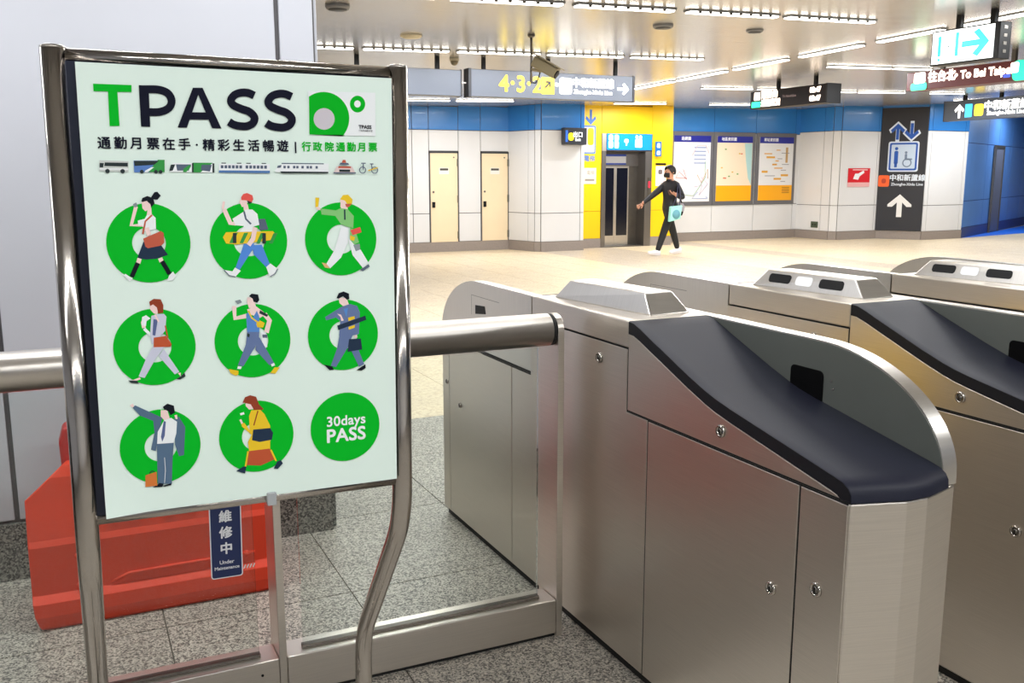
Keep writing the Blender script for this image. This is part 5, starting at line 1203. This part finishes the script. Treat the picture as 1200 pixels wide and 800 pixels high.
ar = [(-0.5, -0.11), (0.14, -0.11), (-0.05, -0.30), (-0.05, -0.50), (0.05, -0.50), (0.5, 0.0), (0.05, 0.50), (-0.05, 0.50), (-0.05, 0.30), (0.14, 0.11), (-0.5, 0.11)]
o = MB().prism([(-y * 0.52, x * 0.52) for x, y in ar], 'z', 0, 0.002).build('arrow', mat('sign_white_flat', (236, 236, 236), 0.5), bs); o.location = (0.50, Yp, 0.77); o.rotation_euler = FM
rs = thing('red_notice', 'red wall notice with a white mark on the second pillar', 'sign', (16.56, 16.575, 0))
box('plate', mat('notice_red', (214, 30, 44), 0.4), rs, -0.33, 0.33, -0.008, 0, 1.30, 1.62); box('foot_strip', mat('notice_pale_pink', (232, 176, 178), 0.5), rs, -0.33, 0.33, -0.008, 0, 1.20, 1.30)
o = MB().prism([(-0.18, -0.06), (-0.02, -0.08), (0.02, 0.0), (0.16, 0.08), (0.13, 0.13), (-0.03, 0.06), (-0.12, 0.06)], 'z', 0, 0.001).build('white_mark', SIGNWHITE, rs); o.location = (0, -0.0085, 1.44); o.rotation_euler = FM
box('title_line', MATS['notice_pale_pink'], rs, -0.2, 0.25, -0.0095, -0.008, 1.57, 1.60)
so = thing('wall_socket', 'small dark green wall socket low on the second pillar side', 'socket', (15.865, 17.15, 0), -PI / 2 + 0.08)
box('plate', mat('socket_green', (70, 84, 66), 0.5), so, -0.10, 0.10, -0.035, -0.012, 0.26, 0.40, 0.004); box('slot', BLACK, so, -0.05, -0.02, -0.037, -0.035, 0.31, 0.35); box('slot', BLACK, so, 0.02, 0.05, -0.037, -0.035, 0.31, 0.35)

# ================================================================== WALKING PERSON
def skin_mesh(name, verts, edges, radii, root, mats, parent=None, sub=2):
    me = bpy.data.meshes.new(name); me.from_pydata(verts, edges, []); me.update()
    o = bpy.data.objects.new(name, me); COL.objects.link(o)
    sk = o.modifiers.new('skin', 'SKIN'); sk.use_smooth_shade = True
    lay = me.skin_vertices[0] if me.skin_vertices else None
    if lay is None:
        bm = bmesh.new(); bm.from_mesh(me); bm.verts.layers.skin.verify(); bm.to_mesh(me); bm.free(); lay = me.skin_vertices[0]
    for i, r in enumerate(radii):
        lay.data[i].radius = (r, r) if not isinstance(r, tuple) else r
        lay.data[i].use_root = (i == root)
    sb = o.modifiers.new('sub', 'SUBSURF'); sb.levels = sub; sb.render_levels = sub
    dg = bpy.context.evaluated_depsgraph_get()
    m2 = bpy.data.meshes.new_from_object(o.evaluated_get(dg)); m2.name = name
    bpy.data.objects.remove(o)
    for m in mats: m2.materials.append(m)
    for p in m2.polygons: p.use_smooth = True
    o = bpy.data.objects.new(name, m2); link(o, parent); return o
SKIN = mat('skin', (206, 150, 122), 0.55); JACKET = mat('black_jacket', (24, 24, 30), 0.6, noise=0.1, nscale=10); TROUSERS = mat('black_trousers', (20, 20, 24), 0.7)
pp = thing('person', 'person in black jacket, trousers and face mask walking left past the lift', 'person', (10.30, 15.0, 0))
# local axes: -x is the walking direction, y away from the camera
V = []; E = []; Rr = []
def vtx(p, r, link_to=None):
    V.append(p); Rr.append(r)
    if link_to is not None: E.append((link_to, len(V) - 1))
    return len(V) - 1
pel = vtx((0.00, 0, 0.84), (0.140, 0.125))
sp1 = vtx((0.01, 0, 0.98), (0.142, 0.125), pel)
sp2 = vtx((0.015, 0, 1.13), (0.150, 0.13), sp1)
chs = vtx((0.02, 0, 1.27), (0.142, 0.12), sp2)
nk = vtx((0.005, 0, 1.385), 0.055, chs)
hd0 = vtx((-0.012, 0, 1.46), 0.076, nk)
hd1 = vtx((-0.020, 0, 1.54), 0.094, hd0)
hd2 = vtx((-0.010, 0, 1.61), 0.068, hd1)
# legs: near leg (y<0) forward, far leg back
h1 = vtx((-0.02, -0.085, 0.78), 0.092, pel); k1 = vtx((-0.155, -0.09, 0.46), 0.078, h1); a1 = vtx((-0.285, -0.09, 0.115), 0.056, k1); t1 = vtx((-0.30, -0.09, 0.07), 0.038, a1)
h2 = vtx((0.02, 0.085, 0.78), 0.092, pel); k2 = vtx((0.150, 0.09, 0.46), 0.076, h2); a2 = vtx((0.265, 0.09, 0.13), 0.055, k2); t2 = vtx((0.27, 0.09, 0.085), 0.037, a2)
# far arm swung forward and down to the left
s2 = vtx((0.0, 0.165, 1.29), 0.078, chs); e2 = vtx((-0.26, 0.20, 1.09), 0.060, s2); w2 = vtx((-0.50, 0.16, 0.945), 0.035, e2)
# near arm bent, holding a phone at the chest
s1 = vtx((0.03, -0.165, 1.29), 0.078, chs); e1 = vtx((0.16, -0.215, 1.05), 0.064, s1); w1 = vtx((-0.045, -0.24, 1.13), 0.035, e1)
body = skin_mesh('body', V, E, Rr, pel, [JACKET, TROUSERS, SKIN], pp)
for p in body.data.polygons:
    c = p.center
    if c.z > 1.385: p.material_index = 2
    elif c.z < 0.86: p.material_index = 1
    elif c.x < -0.475 or (c.y < -0.225 and c.x < -0.02): p.material_index = 2
    else: p.material_index = 0
def hand(wrist, dirn, side, name, curl):
    d = Vector(dirn).normalized(); up = Vector(side).normalized(); lat = d.cross(up).normalized(); w = Vector(wrist)
    vs = []; es = []; rs = []
    def a(p, r, l=None):
        vs.append(tuple(p)); rs.append(r)
        if l is not None: es.append((l, len(vs) - 1))
        return len(vs) - 1
    b = a(w - d * 0.02, 0.026); pm = a(w + d * 0.045, (0.034, 0.022), b)
    for i, (off, ln) in enumerate(((-0.030, 0.062), (-0.010, 0.074), (0.011, 0.070), (0.030, 0.055))):
        r0 = a(w + d * 0.085 + lat * off, 0.011, pm)
        m1 = a(w + d * (0.085 + ln * 0.5) + lat * off * 1.1 + up * curl * 0.016, 0.0095, r0)
        a(w + d * (0.085 + ln * (0.95 - curl * 0.35)) + lat * off * 1.15 + up * curl * 0.045, 0.0085, m1)
    t = a(w + d * 0.03 - lat * 0.042 + up * 0.008, 0.011, b); a(w + d * 0.072 - lat * 0.058 + up * 0.02, 0.010, t)
    return skin_mesh(name, vs, es, rs, 0, [SKIN], pp, 1)
hand((-0.505, 0.16, 0.942), (-0.9, -0.1, -0.45), (0, -1, 0.2), 'hand', 0.5)
hand((-0.05, -0.242, 1.132), (-0.95, 0.1, 0.25), (0, 0.2, 1), 'hand', 0.9)
# head details
HAIR = mat('black_hair', (16, 14, 15), 0.55)
hm = MB(); n = 18; prof_h = []
vs = []; rows = 9
for j in range(rows):
    ph = PI / 2 * j / (rows - 1) * 1.32
    for i in range(n):
        t = 2 * PI * i / n
        front = max(0.0, -math.cos(t))
        phh = ph * (1 - 0.60 * front)
        vs.append((-0.004 + 0.108 * math.sin(phh) * math.cos(t), 0.094 * math.sin(phh) * math.sin(t), 1.548 + 0.112 * math.cos(phh)))
fs = [(j * n + i, j * n + (i + 1) % n, (j + 1) * n + (i + 1) % n, (j + 1) * n + i) for j in range(rows - 1) for i in range(n)]
o = hm.add(vs, fs, 0, True).build('hair', HAIR, pp)
md = o.modifiers.new('solid', 'SOLIDIFY'); md.thickness = 0.012; md.offset = 1
mm = MB(); vs = []
for j in range(5):
    z = 1.435 + 0.085 * j / 4; rr = 0.078 + 0.022 * math.sin(PI * (j + 0.6) / 5.2)
    for i in range(11):
        t = PI * 0.64 + i / 10 * PI * 0.72
        vs.append((-0.018 + (rr + 0.006) * math.cos(t) * (1.10 if 3 < i < 7 else 1.02), 0.92 * rr * math.sin(t), z))
fs = [(j * 11 + i, j * 11 + i + 1, (j + 1) * 11 + i + 1, (j + 1) * 11 + i) for j in range(4) for i in range(10)]
o = mm.add(vs, fs, 0, True).build('face_mask', mat('black_mask', (22, 22, 24), 0.7), pp); md = o.modifiers.new('solid', 'SOLIDIFY'); md.thickness = 0.006
for y in (-0.036, 0.036):
    MB().lathe([(0.0001, -0.006), (0.008, -0.003), (0.009, 0.0), (0.0001, 0.004)], 10, (-0.108, y, 1.552), 'x').build('eye', HAIR, pp)
MB().tube([(-0.112, 0, 1.555), (-0.128, 0, 1.522), (-0.112, 0, 1.512)], 0.011, 8).build('nose', SKIN, pp)
for y in (-0.094, 0.094):
    MB().lathe([(0.0001, -0.010), (0.016, -0.006), (0.02, 0.0), (0.014, 0.006), (0.0001, 0.008)], 10, (0.004, y, 1.528), 'y').build('ear', SKIN, pp)
# collar, jacket hem, trouser crease
MB().lathe([(0.075, 1.355), (0.072, 1.40), (0.062, 1.41)], 18, (0.006, 0, 0)).build('collar', JACKET, pp)
# shoes
SHOE = mat('white_trainer', (236, 234, 238), 0.5); SOLE = mat('pale_sole', (222, 216, 214), 0.6)
def shoe(x, y, z, pitch, name='shoe'):
    e = MB(); vs = []; secs = ((0.075, 0.030, 0.075, 0), (0.06, 0.040, 0.095, 0), (0.02, 0.043, 0.100, 0), (-0.04, 0.043, 0.075, 0), (-0.10, 0.046, 0.058, 0), (-0.155, 0.040, 0.048, 0), (-0.185, 0.022, 0.035, 0.004))
    k = 10
    for sx, w, h, lift in secs:
        for i in range(k):
            t = 2 * PI * i / k; vs.append((sx, w * math.cos(t), lift + h * (0.5 + 0.5 * math.sin(t)) + 0.012))
    fs = [(j * k + i, j * k + (i + 1) % k, (j + 1) * k + (i + 1) % k, (j + 1) * k + i) for j in range(len(secs) - 1) for i in range(k)]
    fs += [tuple(range(k)), tuple(range((len(secs) - 1) * k, len(secs) * k))]
    o = e.add(vs, fs, 0, True).build(name, SHOE, pp); o.location = (x, y, z); o.rotation_euler = (0, pitch, 0)
    s = MB().prism([(0.078, -0.032), (0.078, 0.032), (-0.03, 0.044), (-0.11, 0.047), (-0.17, 0.032), (-0.188, 0), (-0.17, -0.032), (-0.11, -0.047), (-0.03, -0.044)], 'z', 0.0, 0.022).build('sole', SOLE, o)
shoe(-0.325, -0.09, 0.004, 0.14)
shoe(0.285, 0.09, 0.012, -0.05)
# tote bag hanging at the hip, phone in the hand, pouch at the back
tb = thing('tote_bag', 'mint green tote bag with a round blue print at the walker\'s hip', 'bag', (10.24, 14.73, 0))
MB().prism([(-0.14, 0.63), (0.10, 0.68), (0.135, 0.93), (-0.115, 0.91)], 'y', -0.05, 0.02).build('bag', mat('mint_cloth', (158, 226, 212), 0.6, noise=0.05, nscale=6), tb, 0.012, 3)
o = MB().lathe([(0.085, -0.052), (0.085, -0.0545), (0.0001, -0.055)], 24, (0.0, 0, 0.765), 'y').build('round_print', mat('print_teal', (98, 160, 176), 0.6), tb)
MB().tube([(-0.07, -0.02, 0.905), (0.02, -0.03, 1.10), (0.09, 0.05, 1.33)], 0.010, 8).build('strap', mat('dark_strap', (60, 60, 84), 0.6), tb); MB().tube([(0.10, -0.01, 0.92), (0.10, -0.02, 1.08), (0.115, 0.05, 1.33)], 0.010, 8).build('strap', MATS['dark_strap'], tb)
pw = thing('shoulder_pouch', 'grey and black pouch on the walker\'s back hip', 'bag', (10.46, 14.93, 0))
MB().prism([(-0.07, 0.82), (0.06, 0.80), (0.085, 0.90), (0.03, 0.97), (-0.07, 0.96)], 'y', -0.10, 0.08).build('pouch', mat('pouch_grey', (150, 146, 156), 0.6), pw, 0.015, 3)
MB().prism([(-0.07, 0.74), (0.03, 0.73), (0.06, 0.80), (-0.07, 0.83)], 'y', -0.09, 0.07).build('lower_pocket', BLACK, pw, 0.012, 3)
MB().prism([(-0.02, 0.965), (0.0, 0.965), (-0.15, 1.33), (-0.17, 1.33)], 'y', -0.125, -0.11).build('strap', BLACK, pw)
ph = thing('phone', 'dark phone held at chest height by the walker', 'phone', (10.14, 14.76, 0))
MB().prism([(-0.02, 1.115), (0.055, 1.125), (0.02, 1.215), (-0.055, 1.20)], 'y', -0.010, -0.002).build('case', mat('phone_brown', (80, 56, 48), 0.4), ph, 0.002)
box('screen', BLACK, ph, -0.03, 0.03, -0.0015, 0.0, 1.14, 1.19)
